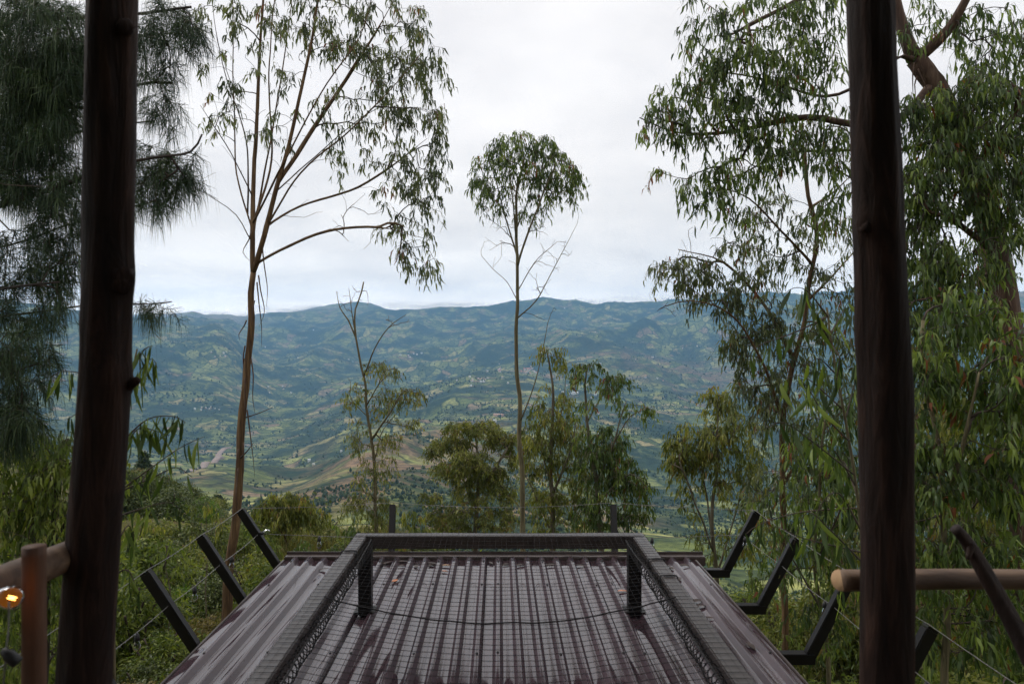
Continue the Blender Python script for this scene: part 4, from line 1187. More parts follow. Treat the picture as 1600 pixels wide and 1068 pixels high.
    for ids, o_, att in sk.chains:
        key = o_ if (o_ in big and o_ != 0) else 0
        g = geos.setdefault(key, Geo())
        Pp = sk.pos[ids]; Rr = rr[ids].copy()
        if att: Rr[0] = min(Rr[0], Rr[1] * 1.25)
        ns = sides if o_ == 0 else (6 if Rr.max() > .014 else (4 if Rr.max() > .006 else 3))
        tube(g, Pp, Rr, ns, rng.random(), 0 if Rr.max() > .017 else 1, 0.05 if o_ == 0 else 0.03, cap=True)
    for k, g in geos.items():
        g.build('trunk' if k == 0 else 'branch', [M[tmat], M[wmat]], root, True)
    # foliage
    Lp, Wp, nl = leaf
    s_ = d / F
    g = Geo()
    tw = [i for i, bt in tips if not bt]
    if tw:
        tp = sk.pos[tw]; td = sk.dir[tw]
        PP, DD, TT = [], [], []
        for p, dr in zip(tp, td):
            base_t = rng.random()
            k = 4
            tdv = norm(dr[None] * .7 + rng.standard_normal((k, 3)) * .7 + np.array([0, 0, .15]))
            for q in range(k):
                ln = R * rng.uniform(.7, 1.5) * twl
                c1 = p + tdv[q] * ln * .5; c2 = c1 + norm(tdv[q] * .6 + np.array([0, 0, -.3 - 1.1 * weep])) * ln * .85
                tube(g, np.array([p, c1, c2]), [rt * .8, rt * .6, rt * .35], 3, .5, 1, cap=False)
                m = max(1, int(round(nl / k * rng.uniform(.6, 1.4))))
                t = rng.uniform(.15, 1.05, m)[:, None]
                B = np.where(t < .5, p + (c1 - p) * t * 2, c1 + (c2 - c1) * (t - .5) * 2)
                PP.append(B); DD.append(norm(tdv[q][None] * .6 + rng.standard_normal((m, 3)) * .75))
                TT.append(np.clip(base_t * .62 + rng.random(m) * .38, 0, 1) if kind == 'leaf' else np.clip(.5 * base_t + .5 * rng.random(m), 0, 1))
        PP = np.concatenate(PP); DD = np.concatenate(DD); TT = np.concatenate(TT)
        n = len(PP)
        if kind == 'leaf':
            leaves(g, PP, DD, Lp * s_ * rng.uniform(.6, 1.35, n), Wp * s_ * rng.uniform(.7, 1.3, n), TT, droop, fine)
        else:
            needles(g, PP, DD, Lp * s_ * rng.uniform(.7, 1.25, n), np.full(n, Wp * s_), TT)
        c = g.build('crown', [M[lmat], M[wmat]], root)
        c['kind'] = 'stuff'
    return root, sk

def strips(root, P0, n, rl, m='bark_red'):
    """loose ribbons of bark hanging from a trunk"""
    for p in P0:
        g = Geo()
        L = random.uniform(*rl); a = random.uniform(0, 6.28)
        o = np.array([math.cos(a), math.sin(a), 0])
        q = np.array([p + o * .07, p + o * .11 - [0, 0, L * .3], p + o * (.12 + random.uniform(-.03, .08)) - [0, 0, L * .7], p + o * (.1 + random.uniform(-.05, .1)) - [0, 0, L]])
        tube(g, catmull(q, .1), np.interp(np.linspace(0, 1, len(catmull(q, .1))), [0, .4, 1], [.012, .009, .002]), 4, random.random())
        g.build('bark_strip', M[m], root)

# --- tall tree left of the middle
t1, sk1 = tree('eucalyptus_tree', 'tall open crowned eucalyptus with peeling tan trunk left of the roof', 'tree', 11.0,
     [(352, 980, 0), (362, 860, 0), (374, 720, 0), (384, 590, 0), (392, 480, 0), (398, 425, 0)], 0.092, 0.047,
     limbs=[([(398, 430, 0), (394, 380, 0), (398, 250, .1), (404, 130, .2), (412, 0, .3), (418, -130, .3)], 0.043),
            ([(399, 428, 0), (412, 370, -.2), (430, 300, -.3), (455, 210, -.4), (480, 100, -.4), (500, -20, -.4), (512, -120, -.4)], 0.041),
            ([(405, 400, 0), (402, 330, .4), (432, 170, .6), (448, 60, .8), (462, -60, .8)], 0.0201),
            ([(392, 370, 0), (370, 270, .2), (366, 150, .4), (364, 20, .4), (366, -100, .3)], 0.0151),
            ([(415, 360, -.2), (470, 270, -.6), (540, 210, -.9), (610, 140, -1.0), (660, 80, -1.0)], 0.0171),
            ([(430, 290, -.3), (490, 200, -.1), (550, 110, .1), (600, 30, .2), (640, -60, .2)], 0.0151),
            ([(410, 420, 0), (450, 385, -.3), (510, 360, -.6), (590, 354, -.8), (660, 372, -.9)], 0.0101),
            ([(416, 352, -.1), (470, 322, .3), (560, 292, .6), (630, 245, .8), (668, 215, .9)], 0.0131),
            ([(414, 300, -.2), (480, 255, .6), (570, 180, 1.0), (640, 150, 1.2)], 0.0121),
            ([(400, 350, .1), (424, 250, .5), (420, 130, .8), (428, 0, 1.0), (440, -90, 1.)], .02), ([(405, 340, -.1), (440, 260, -.9), (500, 150, -1.3), (560, 60, -1.4), (590, -40, -1.4)], .018), ([(392, 330, .1), (384, 220, .6), (350, 110, .9), (330, 0, 1.0)], .016),
            ([(390, 380, 0), (368, 335, -.2), (340, 315, -.3), (310, 297, -.4)], 0.0086),
            ([(388, 310, 0), (362, 240, -.4), (335, 200, -.6), (312, 165, -.8)], 0.0101)],
     blobs=[(600, 60, 85, 80, 60), (640, 130, 55, 70, 46), (655, 225, 40, 60, 34), (662, 300, 30, 45, 20), (545, 40, 70, 60, 34), (470, 20, 80, 50, 26), (400, 20, 60, 60, 15), (340, 60, 40, 70, 12), (345, 165, 36, 50, 13),
            (655, 395, 32, 32, 15), (600, 340, 40, 20, 4), (430, 150, 60, 90, 10), (560, 165, 70, 50, 22), (545, 250, 50, 30, 9), (615, 280, 30, 30, 9), (640, 350, 30, 22, 8), (420, 230, 40, 60, 5),
            (520, 350, 80, 30, 5, 0, True), (500, 320, 80, 40, 5, 0, True), (450, 240, 80, 80, 14, 0, True), (420, 120, 70, 100, 26, 0, True), (560, 140, 90, 80, 24, 0, True), (350, 130, 40, 100, 12, 0, True), (520, 60, 80, 60, 14, 0, True), (600, 380, 60, 30, 10, 0, True), (590, 330, 60, 40, 8, 0, True)],
     leaf=(15, 2.3, 21), lmat='leaf_a', tmat='bark_tan', dens=.95, R=.17, step=.2, parts=16, rt=.0032, zdep=.9)
strips(t1, [at(x, y, 10.95) for x, y in ((398, 430), (402, 470), (388, 540), (386, 560), (383, 590), (384, 560), (379, 640), (376, 700), (380, 690), (374, 730), (392, 500), (396, 440), (400, 360), (404, 380))], 14, (.3, 1.1))
def twigstub(root, a, b_, r):
    g = Geo(); C = catmull([a, (a + b_) / 2 + [0, 0, -.01], b_], 0.0302); tube(g, C, np.linspace(r, r * .3, len(C)), 5)
    g.build('branch', M['twig'], root)
twigstub(t1, at(384, 652, 11), at(426, 636, 10.8), .012)
twigstub(t1, at(376, 715, 10.95), at(396, 692, 10.7), .014)

# --- slender tree in the middle
tree('eucalyptus_tree', 'slender single stemmed eucalyptus with a small round crown in the middle of the view', 'tree', 15.0,
     [(818, 880, 0), (815, 760, 0), (812, 660, 0), (810, 560, 0), (809, 470, 0), (807, 400, 0), (811, 300, 0), (815, 245, 0)], 0.075, 0.024,
     limbs=[([(809, 400, 0), (790, 340, .3), (772, 275, .4), (760, 245, .4)], .02), ([(808, 410, 0), (830, 350, -.3), (856, 285, -.4), (872, 250, -.4)], .02),
            ([(808, 370, 0), (800, 300, -.5), (795, 250, -.6)], .018), ([(809, 360, 0), (830, 300, .5), (838, 240, .6)], .018),
            ([(812, 500, 0), (838, 470, -.2), (862, 425, -.3), (884, 385, -.4), (902, 350, -.4)], .012), ([(810, 470, 0), (792, 440, .2), (770, 420, .3), (752, 400, .3)], .009),
            ([(810, 450, 0), (835, 410, .3), (870, 378, .4)], .009),
            ([(815, 665, 0), (826, 625, -.2), (838, 590, -.3), (848, 545, -.3), (856, 505, -.3), (866, 480, -.3)], .016)],
     blobs=[(820, 232, 56, 26, 62), (845, 255, 50, 30, 34), (775, 275, 38, 36, 38), (868, 278, 36, 36, 38), (822, 300, 60, 34, 30), (755, 300, 22, 26, 9), (895, 285, 18, 30, 8), (800, 335, 40, 20, 6),
            (865, 390, 42, 44, 26, 0, True), (778, 385, 28, 46, 18, 0, True), (840, 440, 42, 30, 14, 0, True), (815, 350, 60, 40, 22, 0, True), (820, 280, 60, 40, 16, 0, True), (856, 500, 22, 20, 5, 0, True)],
     leaf=(11, 1.8, 24), lmat='leaf_c', tmat='bark_olive', dens=.9, R=.2, step=.22, parts=12, rt=.0034, zdep=1.0)

# --- tall bare topped tree behind
tree('eucalyptus_tree', 'thin bare topped eucalyptus with a few leaf tufts behind the left frame corner', 'tree', 22.0,
     [(592, 900, 0), (588, 800, 0), (584, 720, 0), (572, 620, 0), (562, 560, 0), (556, 500, 0), (560, 470, 0), (566, 440, 0)], 0.075, 0.022,
     limbs=[([(556, 530, 0), (544, 500, .2), (531, 480, .3), (526, 455, .3)], .03), ([(560, 540, 0), (550, 490, 0), (545, 450, 0)], .022), ([(566, 585, 0), (585, 545, -.4), (606, 512, -.6), (634, 492, -.7)], .028),
            ([(574, 640, 0), (592, 600, -.3), (612, 582, -.5)], .02), ([(580, 690, 0), (606, 650, -.4), (630, 610, -.6)], .022), ([(582, 720, 0), (600, 670, .5), (640, 625, .7)], .022), ([(575, 650, 0), (552, 630, .3), (536, 628, .4)], .014)],
     blobs=[(555, 470, 22, 25, 14, 0, True), (535, 470, 14, 18, 5, 0, True), (620, 500, 22, 12, 7, 0, True), (588, 575, 22, 12, 16), (612, 573, 8, 10, 5), (622, 618, 40, 13, 34), (560, 612, 20, 12, 8), (540, 628, 10, 8, 5), (640, 662, 14, 8, 6), (605, 690, 18, 16, 13), (555, 690, 12, 12, 6), (560, 655, 8, 12, 4), (575, 785, 38, 12, 22), (545, 800, 14, 12, 4), (590, 820, 30, 18, 12), (580, 750, 26, 24, 14), (598, 730, 24, 20, 12), (568, 690, 14, 30, 8), (600, 650, 24, 20, 8), (586, 800, 34, 24, 18), (600, 640, 30, 60, 10, 0, True), (560, 600, 24, 60, 8, 0, True), (590, 720, 24, 60, 8, 0, True)],
     leaf=(7.5, 1.4, 22), lmat='leaf_b', tmat='bark_olive', wmat='twig_pale', R=.26, step=.35, parts=10, rt=.006, zdep=1)

# --- rounded tree
tree('eucalyptus_tree', 'bushy umbrella crowned tree behind the far frame rail, left of the slender trunk', 'tree', 24.0,
     [(745, 900, 0), (744, 830, 0), (746, 780, 0), (748, 735, 0)], 0.14, 0.05,
     limbs=[([(746, 790, 0), (720, 740, .4), (700, 700, .6)], .04), ([(747, 770, 0), (775, 730, -.4), (792, 700, -.5)], .04), ([(748, 750, 0), (745, 700, .6), (742, 672, .8)], .035)],
     blobs=[(700, 692, 30, 9, 44), (740, 669, 42, 10, 66), (785, 688, 26, 12, 44), (803, 714, 10, 14, 16), (676, 706, 12, 8, 12), (722, 733, 48, 11, 90, -.6), (738, 716, 28, 10, 40, -.8), (768, 740, 24, 14, 40), (750, 768, 40, 20, 60), (700, 808, 32, 20, 44), (780, 812, 28, 22, 36), (735, 812, 46, 22, 44), (672, 776, 14, 6, 12), (790, 770, 16, 14, 16)],
     leaf=(7, 1.7, 36), lmat='leaf_b', tmat='bark_grey', wmat='twig_pale', R=.24, step=.4, parts=8, rt=.006, zdep=1.1, droop=.6, fine=False)
# --- two leafy trees right of the slender one
tree('eucalyptus_tree', 'leafy drooping eucalyptus just right of the slender trunk, with a thin tufted top', 'tree', 19.0,
     [(862, 900, 0), (864, 820, 0), (862, 740, 0), (864, 660, 0), (862, 590, 0), (856, 548, 0)], 0.12, 0.02,
     limbs=[([(864, 760, 0), (845, 700, .4), (838, 660, .5)], .035), ([(863, 780, 0), (890, 710, -.4), (900, 660, -.5)], .035), ([(863, 700, 0), (880, 630, .3), (884, 580, .4)], .022), ([(864, 840, 0), (835, 770, -.4), (815, 730, -.5)], .03)],
     blobs=[(858, 548, 26, 9, 9), (884, 565, 12, 14, 5), (862, 628, 28, 30, 24), (850, 672, 34, 24, 42), (885, 690, 24, 40, 38), (838, 720, 24, 30, 34), (900, 740, 18, 40, 26), (865, 800, 34, 40, 36), (840, 780, 24, 30, 14), (905, 800, 18, 34, 18), (872, 730, 30, 30, 16)],
     leaf=(10.5, 1.9, 27), dens=.85, lmat='leaf_b', tmat='bark_grey', wmat='twig_pale', R=.26, step=.3, parts=9, rt=.005, zdep=1.0)
tree('eucalyptus_tree', 'leafy drooping eucalyptus behind the short right post, the right one of a pair', 'tree', 18.0,
     [(938, 900, 0), (938, 830, 0), (930, 740, 0), (920, 660, 0), (914, 600, 0), (918, 572, 0)], 0.12, 0.02,
     limbs=[([(932, 750, 0), (960, 690, -.4), (970, 650, -.5), (978, 625, -.5)], .034), ([(936, 790, 0), (985, 740, -.5), (1012, 765, -.6)], .03), ([(918, 660, 0), (940, 620, .4), (958, 600, .5)], .022), ([(960, 690, -.4), (985, 650, -.6), (1004, 640, -.6)], .016)],
     blobs=[(920, 580, 24, 14, 16), (945, 590, 14, 8, 5), (965, 605, 22, 22, 18), (1000, 636, 16, 10, 8), (945, 690, 34, 24, 44), (960, 730, 36, 30, 60), (925, 720, 20, 36, 22), (985, 750, 26, 20, 26), (1008, 770, 16, 18, 12), (950, 790, 42, 36, 46), (985, 800, 24, 20, 12), (912, 650, 14, 40, 10, 0), (925, 800, 24, 30, 16)],
     leaf=(11, 2.0, 27), dens=.85, lmat='leaf_c', tmat='bark_grey', wmat='twig_pale', R=.25, step=.3, parts=9, rt=.005, zdep=1.0)
for k, (px, d_, yt, lab) in enumerate(((322, 11.5, 785, 'thin sapling with a drooping leafy tip before the knoll, left of the tan trunk'), (262, 10.5, 850, 'thin leafy sapling in front of the knoll, just left of the third railing post'), (480, 13, 850, 'little leafy sapling right of the tan trunk behind the corner post'), (222, 14, 800, 'leafy sapling close beside the left log post, in front of the knoll'), (402, 16, 825, 'spindly sapling seen between the first and second left posts'), (540, 17, 815, 'small feathery sapling behind the roof, left of the frame corner'), (640, 19, 800, 'small sapling behind the far rail, right of the short left post'))):
    tree('eucalyptus_sapling', lab, 'tree', d_, [(px, yt + 150, 0), (px + 3, yt + 80, 0), (px - 2, yt + 30, 0), (px + 2, yt + 4, 0)], .016, .005,
         [([(px, yt + 60, 0), (px + 16, yt + 30, .2), (px + 24, yt + 22, .2)], .006), ([(px, yt + 75, 0), (px - 16, yt + 50, -.2), (px - 22, yt + 45, -.2)], .006)],
         [(px, yt + 8, 16, 12, 6), (px + 18, yt + 28, 12, 10, 5), (px - 18, yt + 48, 14, 12, 5), (px + 6, yt + 70, 20, 16, 5)], leaf=(13, 2.4, 14), lmat=('leaf_b', 'leaf_e', 'leaf_c')[k % 3], tmat='twig_pale', R=.14, step=.12, parts=4, rt=.0022, zdep=1)
# --- round headed small tree left behind the corner post
tree('eucalyptus_tree', 'small mop headed tree on the grass behind the left corner post', 'tree', 20.0,
     [(455, 930, 0), (450, 880, 0), (446, 830, 0), (444, 805, 0)], 0.06, 0.025,
     limbs=[([(448, 860, 0), (466, 825, .2), (488, 808, .3)], .016), ([(447, 840, 0), (425, 810, -.2), (405, 800, -.2)], .018)],
     blobs=[(446, 788, 38, 18, 60), (446, 808, 24, 20, 22), (410, 800, 14, 10, 9), (490, 806, 20, 14, 14), (470, 800, 20, 14, 10)],
     leaf=(11, 1.9, 28), lmat='leaf_b', tmat='bark_tan', R=.26, step=.25, parts=5, rt=.004, zdep=1)
# --- right middle tree
tree('eucalyptus_tree', 'many stemmed pale green eucalyptus behind the right corner post', 'tree', 15.0,
     [(1120, 960, 0), (1118, 880, 0), (1112, 800, 0), (1120, 720, 0), (1122, 660, 0), (1118, 620, 0)], 0.07, 0.018,
     limbs=[([(1116, 860, 0), (1085, 780, -.3), (1062, 720, -.5)], .02), ([(1114, 830, 0), (1098, 740, .4), (1090, 690, .5)], .02), ([(1118, 890, 0), (1150, 800, .3), (1165, 740, .4)], .024), ([(1120, 720, 0), (1150, 670, -.3), (1170, 650, -.3)], .016)],
     blobs=[(1115, 630, 24, 20, 24), (1075, 695, 30, 30, 46), (1062, 730, 20, 26, 20), (1120, 690, 34, 26, 44), (1100, 720, 26, 20, 22), (1165, 700, 26, 46, 34), (1150, 760, 34, 36, 30), (1085, 780, 26, 26, 12), (1170, 830, 30, 40, 26), (1110, 850, 30, 26, 16), (1140, 645, 20, 20, 12)],
     leaf=(12, 2.1, 24), dens=.85, lmat='leaf_b', tmat='bark_grey', R=.24, step=.25, parts=10, rt=.004, zdep=1)
# --- right tree with a bare straight trunk
tree('eucalyptus_tree', 'straight pale trunked eucalyptus behind the second right post, wide twiggy crown', 'tree', 11.0,
     [(1226, 1010, 0), (1224, 880, 0), (1221, 740, 0), (1232, 600, 0), (1262, 470, 0), (1274, 380, 0), (1266, 290, 0), (1262, 230, 0)], 0.06, 0.03,
     limbs=[([(1225, 660, 0), (1190, 560, -.3), (1140, 490, -.5), (1080, 470, -.6), (1040, 478, -.6)], .026), ([(1240, 570, 0), (1190, 470, .3), (1130, 410, .5), (1060, 390, .6)], .026), ([(1272, 410, 0), (1220, 360, -.4), (1170, 310, -.6), (1110, 290, -.7)], .024),
            ([(1262, 470, 0), (1310, 420, .4), (1345, 380, .5)], .024), ([(1270, 330, 0), (1300, 300, .2), (1335, 270, .3)], .02), ([(1224, 760, 0), (1270, 690, -.3), (1320, 640, -.5)], .018)],
     blobs=[(1070, 420, 46, 24, 26), (1110, 440, 50, 40, 34), (1170, 400, 60, 30, 24), (1180, 480, 50, 50, 40), (1160, 540, 30, 40, 26), (1230, 540, 60, 60, 40), (1300, 470, 50, 60, 34), (1280, 380, 50, 60, 24), (1210, 340, 60, 40, 20), (1180, 620, 40, 46, 40), (1240, 650, 60, 60, 36), (1310, 600, 40, 80, 36), (1270, 740, 60, 46, 40), (1200, 760, 36, 40, 20), (1110, 380, 60, 40, 6, 0, True), (1060, 480, 40, 22, 10, 0, True)],
     leaf=(15, 2.4, 19), dens=1.0, lmat='leaf_a', tmat='bark_tan', R=.2, step=.22, parts=14, rt=.0034, zdep=.9)
# --- big old tree at the right
big, skb = tree('eucalyptus_tree', 'huge old eucalyptus filling the upper right corner, forking above the right post', 'tree', 9.0,
     [(1625, 1000, 0), (1608, 800, 0), (1594, 640, 0), (1574, 500, 0), (1556, 400, 0), (1520, 270, 0), (1478, 170, 0), (1434, 92, 0)], 0.27, 0.12,
     limbs=[([(1436, 95, 0), (1412, 55, .1), (1398, -20, .1), (1394, -120, .1)], .09), ([(1440, 96, 0), (1480, 48, -.2), (1512, -5, -.4), (1540, -80, -.4)], .075),
            ([(1436, 100, 0), (1402, 92, -.3), (1350, 130, .3), (1290, 150, .8), (1210, 130, .9), (1120, 110, .9)], .034),
            ([(1460, 140, 0), (1400, 190, -.2), (1330, 192, .1), (1260, 182, .2), (1150, 205, .3), (1060, 206, .3), (1000, 185, .2)], .026),
            ([(1490, 200, 0), (1400, 235, .4), (1310, 235, .6), (1220, 240, .8), (1160, 270, .8), (1100, 290, .8)], .028),
            ([(1398, -20, .1), (1320, -30, .2), (1230, 10, .3), (1130, 60, .3)], .04), ([(1520, 270, 0), (1570, 200, -.5), (1620, 130, -.7)], .05), ([(1556, 400, 0), (1500, 350, -.6), (1450, 330, -.9)], .035), ([(1574, 500, 0), (1530, 470, -.8), (1480, 460, -1.1), (1430, 470, -1.2)], .03), ([(1590, 600, 0), (1640, 480, .5), (1660, 400, .6)], .04)],
     blobs=[(1130, 60, 60, 50, 46), (1200, 40, 70, 50, 46), (1280, 30, 60, 60, 46), (1110, 130, 44, 40, 34), (1180, 120, 60, 50, 60), (1260, 110, 60, 50, 50), (1060, 165, 46, 26, 26), (1030, 195, 30, 26, 14), (1075, 215, 40, 26, 20), (1150, 180, 50, 36, 46), (1230, 210, 60, 36, 60), (1300, 220, 40, 60, 46), (1180, 260, 60, 26, 30), (1110, 285, 44, 30, 34), (1150, 325, 36, 24, 12), (1035, 265, 8, 20, 4), (1310, 310, 36, 50, 26),
            (1090, -5, 20, 14, 4), (1440, 30, 60, 40, 20), (1540, 60, 60, 60, 60), (1460, 190, 60, 50, 120, -.6), (1540, 170, 60, 60, 130, -.6), (1590, 240, 40, 60, 110, -.6), (1480, 280, 70, 60, 170, -.7), (1570, 330, 50, 60, 90, -.7), (1440, 360, 40, 60, 70, -.6), (1500, 420, 60, 50, 90, -.9), (1600, 120, 40, 60, 50), (1440, 480, 40, 40, 46, -1.), (1500, 500, 50, 40, 56, -1.)],
     leaf=(19, 2.9, 18), dens=.66, lmat='leaf_c', tmat='bark_red', R=.19, step=.2, parts=16, rt=.0034, zdep=.8, sides=14)
strips(big, [at(x, y, 8.9) for x, y in ((1432, 100), (1440, 120), (1425, 110), (1560, 430), (1570, 470), (1580, 540), (1590, 600), (1585, 580))], 8, (.3, 1.0))
# --- thicket under it
tree('eucalyptus_sapling', 'dense hanging eucalyptus sapling right of the right post, under the big tree', 'tree', 6.6,
     [(1480, 1150, 0), (1478, 950, 0), (1470, 760, 0), (1450, 600, 0), (1440, 500, 0)], 0.05, 0.015,
     limbs=[([(1474, 800, 0), (1510, 680, -.3), (1530, 580, -.4)], .018), ([(1476, 880, 0), (1540, 760, .3), (1580, 680, .4)], .018), ([(1474, 780, 0), (1440, 680, .2), (1420, 600, .3)], .014)],
     blobs=[(1450, 560, 50, 60, 50), (1520, 600, 50, 70, 50), (1440, 700, 40, 70, 46), (1500, 740, 60, 60, 56), (1570, 720, 40, 80, 46), (1450, 840, 50, 60, 40), (1530, 860, 60, 60, 46), (1480, 970, 70, 60, 46), (1570, 980, 50, 70, 34), (1585, 560, 30, 70, 30, -.4), (1590, 660, 30, 60, 26, -.4), (1520, 480, 50, 30, 24)],
     leaf=(25, 4.2, 15), dens=.85, lmat='leaf_c', tmat='bark_olive', R=.15, step=.16, parts=10, rt=.0026, zdep=.8)
tree('eucalyptus_sapling', 'pale stemmed sapling thicket in the lower right corner behind the handrail', 'tree', 9.5,
     [(1420, 1150, 0), (1424, 960, 0), (1418, 820, 0), (1428, 700, 0), (1432, 620, 0)], 0.05, 0.02,
     limbs=[([(1420, 900, 0), (1470, 800, -.3), (1490, 720, -.4)], .02), ([(1422, 960, 0), (1540, 840, .4), (1580, 760, .5)], .022), ([(1420, 1000, 0), (1360, 880, .2), (1320, 820, .3)], .02)],
     blobs=[(1440, 640, 50, 60, 40), (1500, 700, 60, 60, 40), (1560, 780, 50, 60, 40), (1430, 780, 60, 60, 40), (1500, 860, 80, 50, 50), (1580, 900, 40, 60, 30), (1440, 930, 60, 60, 40), (1520, 1000, 80, 60, 50), (1320, 830, 40, 60, 36), (1310, 920, 40, 60, 30)],
     leaf=(17, 2.8, 18), dens=.85, lmat='leaf_b', tmat='bark_tan', wmat='twig_pale', R=.2, step=.2, parts=10, rt=.003, zdep=1.1)
tree('eucalyptus_sapling', 'slim twiggy sapling between the second and third right posts', 'tree', 8.0,
     [(1300, 1150, 0), (1290, 1000, 0), (1270, 860, 0), (1285, 740, 0), (1290, 640, 0)], 0.035, 0.012,
     limbs=[([(1285, 960, 0), (1230, 860, .3), (1190, 800, .4)], .012), ([(1275, 880, 0), (1320, 780, -.3), (1330, 700, -.3)], .012)],
     blobs=[(1290, 640, 40, 50, 28), (1260, 720, 50, 50, 30), (1310, 760, 36, 60, 30), (1220, 800, 50, 40, 22), (1270, 830, 40, 50, 24), (1300, 900, 36, 50, 20), (1210, 900, 40, 40, 14), (1280, 980, 60, 40, 22)],
     leaf=(19, 3.1, 17), dens=.75, lmat='leaf_c', tmat='bark_olive', wmat='twig', R=.17, step=.18, parts=8, rt=.0028, zdep=.9)

tree('eucalyptus_tree', 'dense dark green eucalyptus closing the view behind the handrail on the right', 'tree', 13.0,
     [(1500, 1100, 0), (1496, 900, 0), (1488, 700, 0), (1494, 520, 0), (1486, 400, 0)], 0.09, 0.03,
     limbs=[([(1496, 880, 0), (1400, 760, .3), (1340, 680, .4)], .03), ([(1492, 820, 0), (1570, 700, -.3), (1610, 600, -.3)], .03), ([(1490, 660, 0), (1430, 560, .4), (1400, 500, .5)], .025)],
     blobs=[(1440, 420, 60, 60, 40), (1520, 440, 60, 60, 40), (1430, 540, 60, 60, 50), (1520, 560, 60, 70, 50), (1600, 560, 40, 80, 40), (1360, 640, 50, 60, 36), (1440, 660, 60, 60, 50), (1530, 680, 60, 60, 50), (1340, 760, 60, 60, 40), (1430, 780, 60, 60, 50), (1530, 800, 70, 60, 50), (1600, 760, 40, 80, 40), (1270, 860, 60, 50, 34), (1360, 880, 70, 60, 46), (1470, 900, 70, 60, 46), (1570, 900, 60, 60, 40), (1400, 980, 80, 50, 40), (1540, 1000, 80, 50, 40)],
     leaf=(14, 2.8, 22), lmat='leaf_c', tmat='bark_dark', R=.22, step=.25, parts=8, rt=.004, zdep=1.0, fine=False)
# --- pine at the left
tree('pine_tree', 'dark drooping needled pine filling the left edge behind the left post', 'tree', 5.2,
     [(-300, 1100, .4), (-300, 700, .4), (-310, 300, .4), (-320, -100, .4), (-320, -300, .4)], 0.17, 0.12,
     limbs=[([(-310, 330, .4), (-150, 200, .2), (30, 150, 0), (130, 168, 0), (215, 130, 0), (268, 128, 0)], .03), ([(-310, 60, .4), (-100, 20, .3), (100, 30, .1), (220, 20, 0), (300, 12, -.1)], .03), ([(-310, 480, .4), (-150, 360, .2), (20, 318, 0), (130, 275, -.1), (240, 250, -.2), (298, 240, -.2), (316, 212, -.2)], .026),
            ([(-305, 600, .4), (-160, 480, 0), (0, 450, -.2), (90, 440, -.3)], .024), ([(-305, 640, .4), (-100, 520, .4), (60, 488, .5), (150, 476, .5), (236, 474, .5), (268, 470, .5)], .016), ([(-300, 760, .4), (-150, 640, -.4), (0, 590, -.6), (60, 570, -.6)], .022),
            ([(-310, 200, .4), (-140, 120, .8), (60, 90, .9), (200, 60, .9), (270, 50, .8)], .026), ([(-310, 420, .4), (-150, 300, .9), (20, 240, 1.0), (160, 200, 1.), (240, 190, .9)], .024), ([(-300, 560, .4), (-100, 420, .9), (60, 370, 1.0), (160, 330, .9)], .02)],
     blobs=[(270, 40, 36, 40, 34), (230, 80, 40, 50, 26), (250, 170, 40, 26, 12), (283, 262, 32, 30, 24), (240, 300, 40, 26, 22), (250, 250, 50, 20, 12), (60, 60, 80, 70, 170), (40, 170, 80, 60, 130), (100, 130, 60, 60, 90), (40, 270, 80, 50, 90), (100, 320, 50, 50, 30), (50, 400, 70, 50, 44), (40, 470, 70, 40, 30), (30, 560, 50, 40, 40, -.6), (20, 640, 40, 40, 34, -.6), (235, 480, 34, 8, 9, .5), (150, 250, 60, 60, 24), (-120, 300, 90, 300, 110), (90, 430, 36, 40, 10)],
     leaf=(46, 0.75, 84), dens=.66, lmat='needle', tmat='bark_dark', wmat='twig', R=.10, step=.1, parts=12, rt=.0024, zdep=.9, kind='needle', upbias=.1)
# --- leafy dark tree low left
tree('eucalyptus_sapling', 'dark leafy sapling crowding the left edge behind the handrail', 'tree', 7.5,
     [(70, 1150, 0), (72, 950, 0), (80, 820, 0), (90, 720, 0)], 0.05, 0.02,
     limbs=[([(76, 900, 0), (30, 800, .3), (0, 740, .3)], .02), ([(80, 850, 0), (150, 740, .2), (185, 690, .3)], .02)],
     blobs=[(60, 700, 60, 40, 50), (20, 760, 50, 40, 40), (100, 760, 50, 40, 46), (60, 820, 70, 40, 50), (150, 720, 40, 40, 24), (30, 900, 60, 60, 40), (110, 900, 40, 60, 30), (60, 1000, 80, 60, 40), (-40, 800, 60, 120, 30)],
     leaf=(20, 3.8, 18), dens=.85, lmat='leaf_e', tmat='bark_dark', R=.18, step=.18, parts=8, rt=.003, zdep=1)

